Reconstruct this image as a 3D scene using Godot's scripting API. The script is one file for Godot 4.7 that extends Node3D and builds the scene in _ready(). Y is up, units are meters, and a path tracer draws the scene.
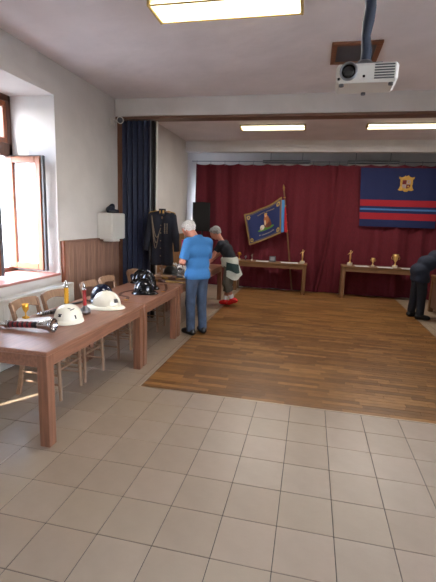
extends Node3D

# ------------------------------------------------------------------ helpers
var rng := RandomNumberGenerator.new()
var tex := {}
var mt := {}
var used := {}
var cache := {}

func numbered(n: String) -> String:
	if not used.has(n):
		used[n] = 0
		return n
	used[n] += 1
	return "%s_%03d" % [n, used[n]]

func noise_tex(freq: float, oct: int, lo: float, hi: float, sd: int) -> ImageTexture:
	var n := FastNoiseLite.new()
	n.seed = sd
	n.noise_type = FastNoiseLite.TYPE_SIMPLEX_SMOOTH
	n.frequency = freq
	n.fractal_octaves = oct
	var im := n.get_seamless_image(256, 256)
	im.convert(Image.FORMAT_L8)
	var d := im.get_data()
	var o := PackedByteArray()
	o.resize(d.size() * 3)
	for i in d.size():
		var v := int(clampf(lo + (hi - lo) * d[i] / 255.0, 0.0, 1.0) * 255.0)
		o[i * 3] = v
		o[i * 3 + 1] = v
		o[i * 3 + 2] = v
	return ImageTexture.create_from_image(Image.create_from_data(256, 256, false, Image.FORMAT_RGB8, o))

func bump_tex(freq: float, oct: int, sd: int, strength: float) -> ImageTexture:
	var n := FastNoiseLite.new()
	n.seed = sd
	n.noise_type = FastNoiseLite.TYPE_SIMPLEX_SMOOTH
	n.frequency = freq
	n.fractal_octaves = oct
	var im := n.get_seamless_image(256, 256)
	im.convert(Image.FORMAT_RGBA8)
	im.bump_map_to_normal_map(strength)
	return ImageTexture.create_from_image(im)

func mat(key: String, c: Color, rough := 0.7, metal := 0.0) -> StandardMaterial3D:
	var m := StandardMaterial3D.new()
	m.albedo_color = c
	m.roughness = rough
	m.metallic = metal
	mt[key] = m
	return m

func textured(key: String, c: Color, rough: float, t: String, sc: Vector3, bump := "", bs := 0.5) -> StandardMaterial3D:
	var m := mat(key, c, rough)
	m.albedo_texture = tex[t]
	m.uv1_triplanar = true
	m.uv1_scale = sc
	if bump:
		m.normal_enabled = true
		m.normal_texture = tex[bump]
		m.normal_scale = bs
	return m

func ST() -> SurfaceTool:
	var s := SurfaceTool.new()
	s.begin(Mesh.PRIMITIVE_TRIANGLES)
	return s

func tri(s: SurfaceTool, a: Vector3, b: Vector3, c: Vector3, out: Vector3) -> void:
	if (b - a).cross(c - a).dot(out) > 0.0:
		var t := b
		b = c
		c = t
	s.add_vertex(a)
	s.add_vertex(b)
	s.add_vertex(c)

func quad(s: SurfaceTool, a: Vector3, b: Vector3, c: Vector3, d: Vector3, out: Vector3) -> void:
	tri(s, a, b, c, out)
	tri(s, a, c, d, out)

func flat(s: SurfaceTool) -> void:
	s.set_smooth_group(-1)

func smooth(s: SurfaceTool, g := 1) -> void:
	s.set_smooth_group(g)

# chamfered box
func cbox(s: SurfaceTool, c: Vector3, size: Vector3, ch := 0.004, b := Basis()) -> void:
	flat(s)
	var h := size * 0.5
	ch = minf(ch, minf(h.x, minf(h.y, h.z)) * 0.9)
	var P := func(sx: float, sy: float, sz: float, ax: int) -> Vector3:
		var v := Vector3(sx * (h.x - (0.0 if ax == 0 else ch)), sy * (h.y - (0.0 if ax == 1 else ch)), sz * (h.z - (0.0 if ax == 2 else ch)))
		return c + b * v
	for sg in [-1.0, 1.0]:
		quad(s, P.call(sg, -1, -1, 0), P.call(sg, 1, -1, 0), P.call(sg, 1, 1, 0), P.call(sg, -1, 1, 0), b.x * sg)
		quad(s, P.call(-1, sg, -1, 1), P.call(1, sg, -1, 1), P.call(1, sg, 1, 1), P.call(-1, sg, 1, 1), b.y * sg)
		quad(s, P.call(-1, -1, sg, 2), P.call(1, -1, sg, 2), P.call(1, 1, sg, 2), P.call(-1, 1, sg, 2), b.z * sg)
	for p in [-1.0, 1.0]:
		for q in [-1.0, 1.0]:
			quad(s, P.call(p, q, -1, 0), P.call(p, q, 1, 0), P.call(p, q, 1, 1), P.call(p, q, -1, 1), b.x * p + b.y * q)
			quad(s, P.call(p, -1, q, 0), P.call(p, 1, q, 0), P.call(p, 1, q, 2), P.call(p, -1, q, 2), b.x * p + b.z * q)
			quad(s, P.call(-1, p, q, 1), P.call(1, p, q, 1), P.call(1, p, q, 2), P.call(-1, p, q, 2), b.y * p + b.z * q)
			for r in [-1.0, 1.0]:
				tri(s, P.call(p, q, r, 0), P.call(p, q, r, 1), P.call(p, q, r, 2), b.x * p + b.y * q + b.z * r)

func bar(s: SurfaceTool, a: Vector3, b: Vector3, w: float, d: float, ch := 0.003, up := Vector3.RIGHT) -> void:
	var y := (b - a).normalized()
	var z := up.cross(y).normalized()
	if z.length() < 0.5:
		z = Vector3.BACK
	var x := y.cross(z).normalized()
	cbox(s, (a + b) * 0.5, Vector3(w, a.distance_to(b), d), ch, Basis(x, y, z))

# profile: points (radius, height); outward normal is to the right of the travel direction
func lathe(s: SurfaceTool, prof: Array, seg: int, xf := Transform3D(), sm := true) -> void:
	if sm:
		smooth(s)
	else:
		flat(s)
	for i in prof.size() - 1:
		var p: Vector2 = prof[i]
		var q: Vector2 = prof[i + 1]
		var n2 := Vector2(q.y - p.y, p.x - q.x)
		if n2.length() < 1e-7:
			continue
		for k in seg:
			var a0 := TAU * k / seg
			var a1 := TAU * (k + 1) / seg
			var am := (a0 + a1) * 0.5
			var d0 := Vector3(cos(a0), 0, sin(a0))
			var d1 := Vector3(cos(a1), 0, sin(a1))
			var out := xf.basis * Vector3(cos(am) * n2.x, n2.y, sin(am) * n2.x)
			var A := xf * (d0 * p.x + Vector3.UP * p.y)
			var B := xf * (d1 * p.x + Vector3.UP * p.y)
			var C := xf * (d1 * q.x + Vector3.UP * q.y)
			var D := xf * (d0 * q.x + Vector3.UP * q.y)
			if p.x < 1e-6:
				tri(s, A, C, D, out)
			elif q.x < 1e-6:
				tri(s, A, B, C, out)
			else:
				quad(s, A, B, C, D, out)

func tube(s: SurfaceTool, pts: Array, rad: Array, seg := 8) -> void:
	smooth(s, 2)
	var rings := []
	var ref := Vector3.UP
	for i in pts.size():
		var t: Vector3 = (pts[mini(i + 1, pts.size() - 1)] - pts[maxi(i - 1, 0)]).normalized()
		if absf(t.dot(ref)) > 0.95:
			ref = Vector3.RIGHT if absf(t.x) < 0.9 else Vector3.BACK
		var u := ref.cross(t).normalized()
		var v := t.cross(u)
		ref = v if absf(v.dot(t)) < 0.9 else ref
		var ring := []
		var r: float = rad[mini(i, rad.size() - 1)]
		for k in seg:
			var a := TAU * k / seg
			ring.append(pts[i] + (u * cos(a) + v * sin(a)) * r)
		rings.append(ring)
		ref = v
	for i in pts.size() - 1:
		for k in seg:
			var k1 := (k + 1) % seg
			var a: Vector3 = rings[i][k]
			var out: Vector3 = a + rings[i][k1] - pts[i] * 2.0
			quad(s, a, rings[i][k1], rings[i + 1][k1], rings[i + 1][k], out)
	flat(s)
	for e in [0, pts.size() - 1]:
		var o: Vector3 = pts[e] - pts[1 if e == 0 else e - 1]
		for k in seg:
			tri(s, pts[e], rings[e][k], rings[e][(k + 1) % seg], o)

# polygon in the xy plane, pushed from z = -d/2 to d/2
func prism(s: SurfaceTool, poly: PackedVector2Array, d: float, xf := Transform3D()) -> void:
	flat(s)
	var idx := Geometry2D.triangulate_polygon(poly)
	for sg in [-0.5, 0.5]:
		for i in range(0, idx.size(), 3):
			var p := []
			for k in 3:
				p.append(xf * Vector3(poly[idx[i + k]].x, poly[idx[i + k]].y, sg * d))
			tri(s, p[0], p[1], p[2], xf.basis * Vector3(0, 0, sg))
	var cw := Geometry2D.is_polygon_clockwise(poly)
	for i in poly.size():
		var a := poly[i]
		var b := poly[(i + 1) % poly.size()]
		var n := Vector3(b.y - a.y, a.x - b.x, 0) * (-1.0 if cw else 1.0)
		quad(s, xf * Vector3(a.x, a.y, -d / 2), xf * Vector3(b.x, b.y, -d / 2), xf * Vector3(b.x, b.y, d / 2), xf * Vector3(a.x, a.y, d / 2), xf.basis * n)

# a sheet with thickness: fn(u, v) -> Vector3, u and v in 0..1
func sheet(s: SurfaceTool, nu: int, nv: int, fn: Callable, th: float, uv := false) -> void:
	var g := []
	for j in nv + 1:
		var row := []
		for i in nu + 1:
			row.append(fn.call(float(i) / nu, float(j) / nv))
		g.append(row)
	var nn := []
	for j in nv + 1:
		var row := []
		for i in nu + 1:
			var du: Vector3 = g[j][mini(i + 1, nu)] - g[j][maxi(i - 1, 0)]
			var dv: Vector3 = g[mini(j + 1, nv)][i] - g[maxi(j - 1, 0)][i]
			row.append(du.cross(dv).normalized())
		nn.append(row)
	for side in [1.0, -1.0]:
		smooth(s, 3 if side > 0 else 4)
		for j in nv:
			for i in nu:
				var q := [[i, j], [i + 1, j], [i + 1, j + 1], [i, j + 1]]
				var p := []
				for e in q:
					p.append(g[e[1]][e[0]] + nn[e[1]][e[0]] * th * 0.5 * side)
				var out: Vector3 = nn[j][i] * side
				for t in [[0, 1, 2], [0, 2, 3]]:
					var o: Array = t
					if (p[t[1]] - p[t[0]]).cross(p[t[2]] - p[t[0]]).dot(out) > 0:
						o = [t[0], t[2], t[1]]
					for k in o:
						if uv:
							s.set_uv(Vector2(float(q[k][0]) / nu, 1.0 - float(q[k][1]) / nv))
						s.add_vertex(p[k])
	flat(s)
	for i in nu:
		for j in [0, nv]:
			var n0: Vector3 = nn[j][i] * th * 0.5
			var n1: Vector3 = nn[j][i + 1] * th * 0.5
			quad(s, g[j][i] - n0, g[j][i + 1] - n1, g[j][i + 1] + n1, g[j][i] + n0, g[j][i] - g[1 if j == 0 else nv - 1][i])
	for j in nv:
		for i in [0, nu]:
			var n0: Vector3 = nn[j][i] * th * 0.5
			var n1: Vector3 = nn[j + 1][i] * th * 0.5
			quad(s, g[j][i] - n0, g[j + 1][i] - n1, g[j + 1][i] + n1, g[j][i] + n0, g[j][i] - g[j][1 if i == 0 else nu - 1])

func put(n: String, s, m: Material, parent: Node = null, at := Vector3.ZERO) -> MeshInstance3D:
	var o := MeshInstance3D.new()
	if s is SurfaceTool:
		s.generate_normals()
		o.mesh = s.commit()
	else:
		o.mesh = s
	o.material_override = m
	o.position = at
	if parent == null:
		o.name = numbered(n)
		add_child(o, true)
	else:
		var k := n
		var i := 0
		while parent.has_node(NodePath(k)):
			i += 1
			k = "%s_%03d" % [n, i]
		o.name = k
		parent.add_child(o, true)
	return o

func tag(o: Node, label: String, category: String, group := "") -> Node:
	o.set_meta("label", label)
	o.set_meta("category", category)
	if group:
		o.set_meta("group", group)
	return o

func thing(n: String, label: String, category: String, at := Vector3.ZERO, turn := 0.0, group := "") -> Node3D:
	var o := Node3D.new()
	o.name = numbered(n)
	add_child(o, true)
	o.position = at
	o.rotation.y = turn
	tag(o, label, category, group)
	return o

func dup(src: Node3D, n: String, label: String, at: Vector3, turn := 0.0) -> Node3D:
	var o: Node3D = src.duplicate()
	o.name = numbered(n)
	add_child(o, true)
	o.position = at
	o.rotation.y = turn
	o.set_meta("label", label)
	return o

func structure(n: String, s, m: Material, label := "", category := "") -> MeshInstance3D:
	var o := put(n, s, m)
	o.set_meta("kind", "structure")
	if label:
		tag(o, label, category)
	return o

# ------------------------------------------------------------------ smooth bodies (surface nets)
# bone: [a, b, ra, rb] or [a, b, ra, rb, 1] (flat cut at b) or 2 (flat cut at both ends)
func blob(acc: Dictionary, bones: Array, k: float, cell: float, clips: Array = []) -> void:
	var lo := Vector3.INF
	var hi := -Vector3.INF
	for bn in bones:
		var r := maxf(bn[2], bn[3]) + k * 2.0 + cell * 2.0
		for e in 2:
			lo = lo.min(bn[e] - Vector3.ONE * r)
			hi = hi.max(bn[e] + Vector3.ONE * r)
	var n := Vector3i(((hi - lo) / cell).ceil()) + Vector3i.ONE
	var nx := n.x
	var nxy := n.x * n.y
	var d := PackedFloat32Array()
	d.resize(nxy * n.z)
	d.fill(0.0)
	for bn in bones:
		var a: Vector3 = bn[0]
		var b: Vector3 = bn[1]
		var ra: float = bn[2]
		var rb: float = bn[3]
		var fl: int = bn[4] if bn.size() > 4 else 0
		var m := Vector3.ONE * (maxf(ra, rb) + k * 3.0 + cell)
		var i0 := Vector3i(((a.min(b) - m - lo) / cell).floor()).clamp(Vector3i.ZERO, n - Vector3i.ONE)
		var i1 := Vector3i(((a.max(b) + m - lo) / cell).ceil()).clamp(Vector3i.ZERO, n - Vector3i.ONE)
		var ab := b - a
		var l2 := maxf(ab.length_squared(), 1e-9)
		var dir := ab / sqrt(l2)
		var lim := k * 3.0 + cell
		for z in range(i0.z, i1.z + 1):
			for y in range(i0.y, i1.y + 1):
				var row := z * nxy + y * nx
				for x in range(i0.x, i1.x + 1):
					var p := lo + Vector3(x, y, z) * cell
					var h := clampf((p - a).dot(ab) / l2, 0.0, 1.0)
					var v := p.distance_to(a + ab * h) - ra - (rb - ra) * h
					if fl:
						v = maxf(v, (p - b).dot(dir))
						if fl == 2:
							v = maxf(v, (a - p).dot(dir))
					if v < lim:
						d[row + x] += exp(-v / k)
	for i in d.size():
		d[i] = -k * log(d[i]) if d[i] > 1e-12 else 1.0
	for c in clips:
		var cp: Vector3 = c[0]
		var cn: Vector3 = c[1]
		for z in n.z:
			for y in n.y:
				var row := z * nxy + y * nx
				for x in nx:
					if d[row + x] < cell * 4.0:
						d[row + x] = maxf(d[row + x], (lo + Vector3(x, y, z) * cell - cp).dot(cn))
	var vi := PackedInt32Array()
	vi.resize(d.size())
	vi.fill(-1)
	var V: PackedVector3Array = acc.v
	var I: PackedInt32Array = acc.i
	var off := [0, 1, nx, nx + 1, nxy, nxy + 1, nxy + nx, nxy + nx + 1]
	var ed := [[0, 1], [2, 3], [4, 5], [6, 7], [0, 2], [1, 3], [4, 6], [5, 7], [0, 4], [1, 5], [2, 6], [3, 7]]
	var cv := [Vector3(0, 0, 0), Vector3(1, 0, 0), Vector3(0, 1, 0), Vector3(1, 1, 0), Vector3(0, 0, 1), Vector3(1, 0, 1), Vector3(0, 1, 1), Vector3(1, 1, 1)]
	var near := cell * 2.2
	var live := PackedInt32Array()
	for z in n.z - 1:
		for y in n.y - 1:
			var row := z * nxy + y * nx
			for x in nx - 1:
				var q := row + x
				if absf(d[q]) > near:
					continue
				var ins := 0
				for o in off:
					if d[q + o] < 0.0:
						ins += 1
				if ins == 0 or ins == 8:
					continue
				var sum := Vector3.ZERO
				var cnt := 0
				for e in ed:
					var d0 := d[q + off[e[0]]]
					var d1 := d[q + off[e[1]]]
					if (d0 < 0.0) != (d1 < 0.0):
						sum += (cv[e[0]] as Vector3).lerp(cv[e[1]], d0 / (d0 - d1))
						cnt += 1
				vi[q] = V.size()
				V.append(lo + (Vector3(x, y, z) + sum / cnt) * cell)
				live.append(q)
	for q in live:
		for ax in 3:
			var st: int = [1, nx, nxy][ax]
			if (d[q] < 0.0) == (d[q + st] < 0.0):
				continue
			var u: int = [nx, nxy, 1][ax]
			var w: int = [nxy, 1, nx][ax]
			var a := vi[q]
			if q - u - w < 0:
				continue
			var b := vi[q - u]
			var c := vi[q - u - w]
			var e := vi[q - w]
			if b < 0 or c < 0 or e < 0:
				continue
			if d[q] < 0.0:
				I.append_array(PackedInt32Array([a, c, b, a, e, c]))
			else:
				I.append_array(PackedInt32Array([a, b, c, a, c, e]))
	acc.v = V
	acc.i = I

func acc_new() -> Dictionary:
	return {"v": PackedVector3Array(), "i": PackedInt32Array()}

func acc_mesh(acc: Dictionary) -> ArrayMesh:
	var V: PackedVector3Array = acc.v
	var I: PackedInt32Array = acc.i
	var N := PackedVector3Array()
	N.resize(V.size())
	for t in range(0, I.size(), 3):
		var f := (V[I[t + 2]] - V[I[t]]).cross(V[I[t + 1]] - V[I[t]])
		for k in 3:
			N[I[t + k]] += f
	for i in N.size():
		N[i] = N[i].normalized()
	var ar := []
	ar.resize(Mesh.ARRAY_MAX)
	ar[Mesh.ARRAY_VERTEX] = V
	ar[Mesh.ARRAY_NORMAL] = N
	ar[Mesh.ARRAY_INDEX] = I
	var m := ArrayMesh.new()
	m.add_surface_from_arrays(Mesh.PRIMITIVE_TRIANGLES, ar)
	return m

func blob_mesh(bones: Array, k: float, cell: float, clips: Array = []) -> ArrayMesh:
	var a := acc_new()
	blob(a, bones, k, cell, clips)
	return acc_mesh(a)

func hand(acc: Dictionary, wrist: Vector3, f: Vector3, palm: Vector3, thumb_side: float, curl: float) -> void:
	f = f.normalized()
	var w := f.cross(palm).normalized()
	palm = w.cross(f).normalized()
	var bn := [[wrist - f * 0.03, wrist + f * 0.03, 0.026, 0.022]]
	var len := [0.062, 0.074, 0.078, 0.068]
	for i in 4:
		var ww := w * (0.030 - 0.020 * i) * -thumb_side
		var kn := wrist + f * (0.088 - 0.004 * absf(i - 1.8)) + ww
		bn.append([wrist + ww * 0.6 + f * 0.02, kn, 0.016, 0.0125])
		var d1 := (f + palm * curl * 0.6).normalized()
		var d2 := (f + palm * curl * 1.6).normalized()
		var L: float = len[i]
		bn.append([kn, kn + d1 * L * 0.55, 0.0095, 0.0088])
		bn.append([kn + d1 * L * 0.55, kn + d1 * L * 0.55 + d2 * L * 0.5, 0.0088, 0.0072])
	var t0 := wrist + f * 0.028 + w * 0.026 * thumb_side
	var t1 := t0 + (f * 0.6 + w * thumb_side * 0.75 + palm * 0.35).normalized() * 0.04
	bn.append([t0, t1, 0.015, 0.011])
	bn.append([t1, t1 + (f * 0.9 + w * thumb_side * 0.3 + palm * 0.4).normalized() * 0.036, 0.0105, 0.0085])
	blob(acc, bn, 0.0035, 0.0045)

# head: centre, forward, up
func head_bones(c: Vector3, f: Vector3, u: Vector3, sc := 1.0) -> Array:
	f = f.normalized()
	u = (u - f * u.dot(f)).normalized()
	var r := f.cross(u)
	var b := [
		[c - f * 0.028 + u * 0.03, c + f * 0.03 + u * 0.03, 0.076, 0.07],
		[c + u * 0.0, c + f * 0.035 - u * 0.05, 0.062, 0.05],
		[c + f * 0.03 - u * 0.06, c + f * 0.055 - u * 0.09, 0.045, 0.026],
		[c + f * 0.094 + u * 0.004, c + f * 0.110 - u * 0.032, 0.008, 0.013],
		[c + f * 0.078 + r * 0.03 + u * 0.018, c + f * 0.078 - r * 0.03 + u * 0.018, 0.017, 0.017],
		[c + f * 0.078 + r * 0.02 - u * 0.058, c + f * 0.078 - r * 0.02 - u * 0.058, 0.009, 0.009],
		[c + f * 0.055 + r * 0.036 - u * 0.025, c + f * 0.05 + r * 0.03 - u * 0.04, 0.026, 0.022],
		[c + f * 0.055 - r * 0.036 - u * 0.025, c + f * 0.05 - r * 0.03 - u * 0.04, 0.026, 0.022],
	]
	for s in [-1.0, 1.0]:
		b.append([c + r * s * 0.076 - f * 0.008 + u * 0.012, c + r * s * 0.074 + f * 0.0 - u * 0.025, 0.015, 0.011])
	return b

func add_face(parent: Node3D, c: Vector3, f: Vector3, u: Vector3) -> void:
	f = f.normalized()
	u = (u - f * u.dot(f)).normalized()
	var r := f.cross(u)
	for s in [-1.0, 1.0]:
		var e: Vector3 = c + f * 0.083 + r * s * 0.03 - u * 0.002
		var a := ST()
		lathe(a, [Vector2(0, -0.012), Vector2(0.007, -0.009), Vector2(0.012, 0), Vector2(0.009, 0.008), Vector2(0.0045, 0.011)], 12, Transform3D(Basis(r, f, r.cross(f)), e))
		var o := put("eye", a, mt.eye_white, parent)
		a = ST()
		lathe(a, [Vector2(0.0055, 0.0105), Vector2(0.004, 0.0125), Vector2(0, 0.013)], 10, Transform3D(Basis(r, f, r.cross(f)), e))
		put("iris", a, mt.iris, o)
	var m := ST()
	tube(m, [c + f * 0.088 + r * 0.022 - u * 0.06, c + f * 0.0935 - u * 0.0585, c + f * 0.088 - r * 0.022 - u * 0.06], [0.003, 0.0045, 0.003], 6)
	put("lips", m, mt.lips, parent)

func hair_mesh(c: Vector3, f: Vector3, u: Vector3, thick: float, front: float, low: float) -> ArrayMesh:
	f = f.normalized()
	u = (u - f * u.dot(f)).normalized()
	var r := f.cross(u)
	var b := [
		[c - f * 0.030 + u * 0.033, c + f * 0.03 + u * 0.036, 0.078 + thick, 0.071 + thick],
		[c - f * 0.03 - u * 0.0, c - f * 0.035 - u * 0.035, 0.062 + thick, 0.045 + thick]]
	for i in 26:
		var a := i * 2.399
		var h := 0.09 - 0.16 * i / 26.0
		var dir := (u * h * 9.0 - f * (0.5 + 0.5 * cos(a)) + r * sin(a) + f * 0.15).normalized()
		var p := c + u * 0.03 + dir * (0.074 + thick)
		b.append([p, p + (dir * 0.3 - u * 0.5 + r * sin(a * 3.0) * 0.4).normalized() * 0.025, 0.014, 0.009])
	return blob_mesh(b, 0.006, 0.0065, [[c + f * front, f * 0.86 - u * 0.5], [c - u * low, -u]])

# ------------------------------------------------------------------ setting
const XL := -3.2
const XR := 3.64
const CEIL := 3.55
const ZB := -10.4

func make_materials() -> void:
	tex.soft = noise_tex(0.012, 4, 0.94, 1.0, 3)
	tex.grain = noise_tex(0.02, 5, 0.80, 1.0, 5)
	tex.fine = noise_tex(0.08, 3, 0.82, 1.0, 7)
	tex.blotch = noise_tex(0.02, 4, 0.6, 1.0, 9)
	tex.plaster = bump_tex(0.04, 5, 11, 2.0)
	tex.cloth = bump_tex(0.2, 2, 13, 3.0)
	textured("wall", Color(0.83, 0.81, 0.785), 0.9, "soft", Vector3(0.35, 0.35, 0.35), "plaster", 0.25)
	textured("reveal", Color(0.88, 0.87, 0.86), 0.9, "soft", Vector3(0.35, 0.35, 0.35), "plaster", 0.25)
	textured("ceiling", Color(0.92, 0.895, 0.90), 0.9, "soft", Vector3(0.3, 0.3, 0.3), "plaster", 0.2)
	mat("concrete", Color(0.55, 0.52, 0.48), 0.95)
	mat("grout", Color(0.25, 0.22, 0.20), 0.95)
	var tc := [Color(0.625, 0.55, 0.465), Color(0.635, 0.555, 0.475), Color(0.618, 0.54, 0.458), Color(0.63, 0.555, 0.475)]
	for i in 4:
		textured("tile%d" % i, tc[i], 0.34, "soft", Vector3(0.8, 0.8, 0.8) + Vector3.ONE * i * 0.13, "plaster", 0.08)
	var pc := [Color(0.54, 0.375, 0.20), Color(0.59, 0.415, 0.22), Color(0.50, 0.34, 0.175), Color(0.63, 0.45, 0.25), Color(0.47, 0.315, 0.16), Color(0.56, 0.39, 0.205), Color(0.52, 0.355, 0.185)]
	for i in 7:
		textured("parq%d" % i, pc[i], 0.36, "grain", Vector3(0.9, 6, 9) * (1.0 + 0.11 * i))
	textured("table_z", Color(0.60, 0.415, 0.32), 0.38, "grain", Vector3(6, 6, 0.5))
	textured("table_y", Color(0.57, 0.385, 0.285), 0.42, "grain", Vector3(6, 0.5, 6))
	textured("far_x", Color(0.52, 0.365, 0.22), 0.45, "grain", Vector3(0.5, 6, 6))
	textured("far_y", Color(0.50, 0.35, 0.21), 0.45, "grain", Vector3(6, 0.5, 6))
	textured("oak", Color(0.66, 0.52, 0.405), 0.45, "grain", Vector3(5, 1.5, 5))
	for i in 3:
		textured("wainscot%d" % i, [Color(0.63, 0.48, 0.405), Color(0.60, 0.455, 0.38), Color(0.655, 0.505, 0.42)][i], 0.55, "grain", Vector3(7, 0.5, 7))
	textured("ochre", Color(0.60, 0.43, 0.25), 0.55, "grain", Vector3(7, 0.5, 7))
	textured("rail_wood", Color(0.48, 0.35, 0.27), 0.5, "grain", Vector3(0.5, 7, 7))
	textured("jamb_wood", Color(0.48, 0.31, 0.21), 0.5, "grain", Vector3(7, 0.5, 7))
	textured("window_wood", Color(0.56, 0.30, 0.16), 0.4, "grain", Vector3(6, 0.6, 6))
	textured("frame_wood", Color(0.36, 0.22, 0.16), 0.45, "grain", Vector3(6, 0.6, 6))
	textured("sill", Color(0.68, 0.46, 0.41), 0.45, "soft", Vector3(1, 1, 1))
	textured("pine", Color(0.86, 0.74, 0.46), 0.5, "grain", Vector3(0.6, 6, 6))
	textured("rail_wood_warm", Color(0.52, 0.33, 0.22), 0.5, "grain", Vector3(0.6, 6, 6))
	mat("house_wall", Color(0.80, 0.78, 0.74), 0.9)
	mat("house_roof", Color(0.45, 0.30, 0.25), 0.9)
	mat("fringe", Color(0.52, 0.41, 0.20), 0.7)
	mat("dark_red", Color(0.46, 0.06, 0.08), 0.4)
	mat("plate", Color(0.5, 0.5, 0.52), 0.5)
	mat("shield_red", Color(0.42, 0.10, 0.12), 0.7)
	mat("shield_pale", Color(0.62, 0.55, 0.55), 0.7)
	mat("old_brass", Color(0.55, 0.43, 0.24), 0.45, 0.8)
	mat("old_helmet", Color(0.16, 0.17, 0.16), 0.35)
	mat("pale_gold", Color(0.92, 0.78, 0.50), 0.3, 0.9)
	mat("braid", Color(0.46, 0.40, 0.31), 0.6)
	mat("gasket", Color(0.30, 0.30, 0.31), 0.5)
	mat("chrome", Color(0.78, 0.78, 0.78), 0.18, 1.0)
	mat("steel", Color(0.55, 0.55, 0.56), 0.35, 1.0)
	mat("edge_metal", Color(0.72, 0.66, 0.58), 0.35, 0.8)
	mat("brass", Color(0.80, 0.60, 0.28), 0.3, 1.0)
	mat("gold", Color(0.88, 0.66, 0.26), 0.28, 1.0)
	mat("gold_paint", Color(0.72, 0.55, 0.22), 0.5)
	mat("silver", Color(0.85, 0.84, 0.82), 0.25, 1.0)
	mat("white_paint", Color(0.86, 0.85, 0.82), 0.4)
	mat("white_plastic", Color(0.84, 0.83, 0.80), 0.35)
	mat("cabinet_white", Color(0.80, 0.79, 0.76), 0.5)
	mat("helmet_white", Color(0.90, 0.88, 0.80), 0.25)
	mat("black_gloss", Color(0.035, 0.04, 0.05), 0.16)
	mat("black", Color(0.03, 0.03, 0.035), 0.5)
	mat("black_rubber", Color(0.05, 0.05, 0.055), 0.7)
	mat("blue_gloss", Color(0.05, 0.08, 0.17), 0.2)
	mat("red", Color(0.62, 0.07, 0.09), 0.4)
	mat("yellow", Color(0.82, 0.60, 0.08), 0.4)
	mat("leather", Color(0.30, 0.17, 0.11), 0.5)
	mat("paper", Color(0.90, 0.90, 0.90), 0.6)
	mat("marble", Color(0.75, 0.70, 0.62), 0.3)
	mat("dark_marble", Color(0.14, 0.13, 0.12), 0.3)
	textured("drape", Color(0.40, 0.045, 0.12), 0.85, "fine", Vector3(2, 0.4, 2), "cloth", 0.3)
	textured("partition", Color(0.17, 0.20, 0.30), 0.55, "fine", Vector3(1, 1, 1))
	textured("navy_cloth", Color(0.06, 0.12, 0.33), 0.8, "fine", Vector3(2, 2, 2), "cloth", 0.3)
	textured("banner_red", Color(0.66, 0.06, 0.14), 0.8, "fine", Vector3(2, 2, 2))
	textured("banner_blue", Color(0.28, 0.48, 0.72), 0.8, "fine", Vector3(2, 2, 2))
	textured("ribbon_blue", Color(0.30, 0.58, 0.85), 0.7, "fine", Vector3(2, 2, 2))
	textured("ribbon_red", Color(0.75, 0.10, 0.14), 0.7, "fine", Vector3(2, 2, 2))
	textured("uniform", Color(0.085, 0.10, 0.155), 0.85, "fine", Vector3(3, 3, 3), "cloth", 0.3)
	textured("skin", Color(0.80, 0.53, 0.43), 0.55, "fine", Vector3(2, 2, 2))
	textured("shirt_blue", Color(0.24, 0.50, 0.74), 0.85, "fine", Vector3(3, 3, 3), "cloth", 0.3)
	textured("denim", Color(0.31, 0.38, 0.48), 0.9, "blotch", Vector3(1.1, 0.8, 1.1), "cloth", 0.4)
	textured("tee_navy", Color(0.075, 0.085, 0.125), 0.9, "fine", Vector3(3, 3, 3), "cloth", 0.3)
	textured("khaki", Color(0.38, 0.36, 0.31), 0.9, "fine", Vector3(3, 3, 3), "cloth", 0.3)
	textured("suit", Color(0.08, 0.12, 0.20), 0.85, "fine", Vector3(3, 3, 3), "cloth", 0.3)
	textured("suit_trousers", Color(0.04, 0.055, 0.10), 0.85, "fine", Vector3(3, 3, 3), "cloth", 0.3)
	textured("jacket_white", Color(0.78, 0.79, 0.74), 0.85, "fine", Vector3(3, 3, 3))
	mat("jacket_green", Color(0.06, 0.17, 0.16), 0.8)
	textured("hair_white", Color(0.95, 0.94, 0.92), 0.8, "blotch", Vector3(9, 9, 9))
	textured("hair_grey", Color(0.66, 0.65, 0.64), 0.8, "blotch", Vector3(9, 9, 9))
	mat("shoe_black", Color(0.05, 0.05, 0.055), 0.5)
	mat("shoe_red", Color(0.78, 0.10, 0.10), 0.5)
	mat("sock", Color(0.85, 0.85, 0.83), 0.9)
	mat("magenta", Color(0.80, 0.10, 0.38), 0.7)
	mat("eye_white", Color(0.9, 0.9, 0.88), 0.3)
	mat("iris", Color(0.15, 0.18, 0.2), 0.2)
	mat("lips", Color(0.62, 0.32, 0.28), 0.5)
	mat("duct_blue", Color(0.16, 0.20, 0.27), 0.6)
	mat("grey_panel", Color(0.30, 0.31, 0.34), 0.6)
	mat("speaker_black", Color(0.035, 0.04, 0.05), 0.7)
	textured("street", Color(0.5, 0.49, 0.47), 0.95, "soft", Vector3(0.2, 0.2, 0.2))
	var g := mat("glass", Color(0.9, 0.96, 1.0, 0.12), 0.02)
	g.transparency = BaseMaterial3D.TRANSPARENCY_ALPHA
	var d := mat("lamp_glow", Color(1, 0.98, 0.9), 0.5)
	d.emission_enabled = true
	d.emission = Color(1.0, 0.97, 0.82)
	d.emission_energy_multiplier = 2.5

func slab(s: SurfaceTool, x0: float, x1: float, y0: float, y1: float, z0: float, z1: float, ch := 0.0) -> void:
	cbox(s, Vector3(x0 + x1, y0 + y1, z0 + z1) * 0.5, Vector3(absf(x1 - x0), absf(y1 - y0), absf(z1 - z0)), maxf(ch, 0.0005))

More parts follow.
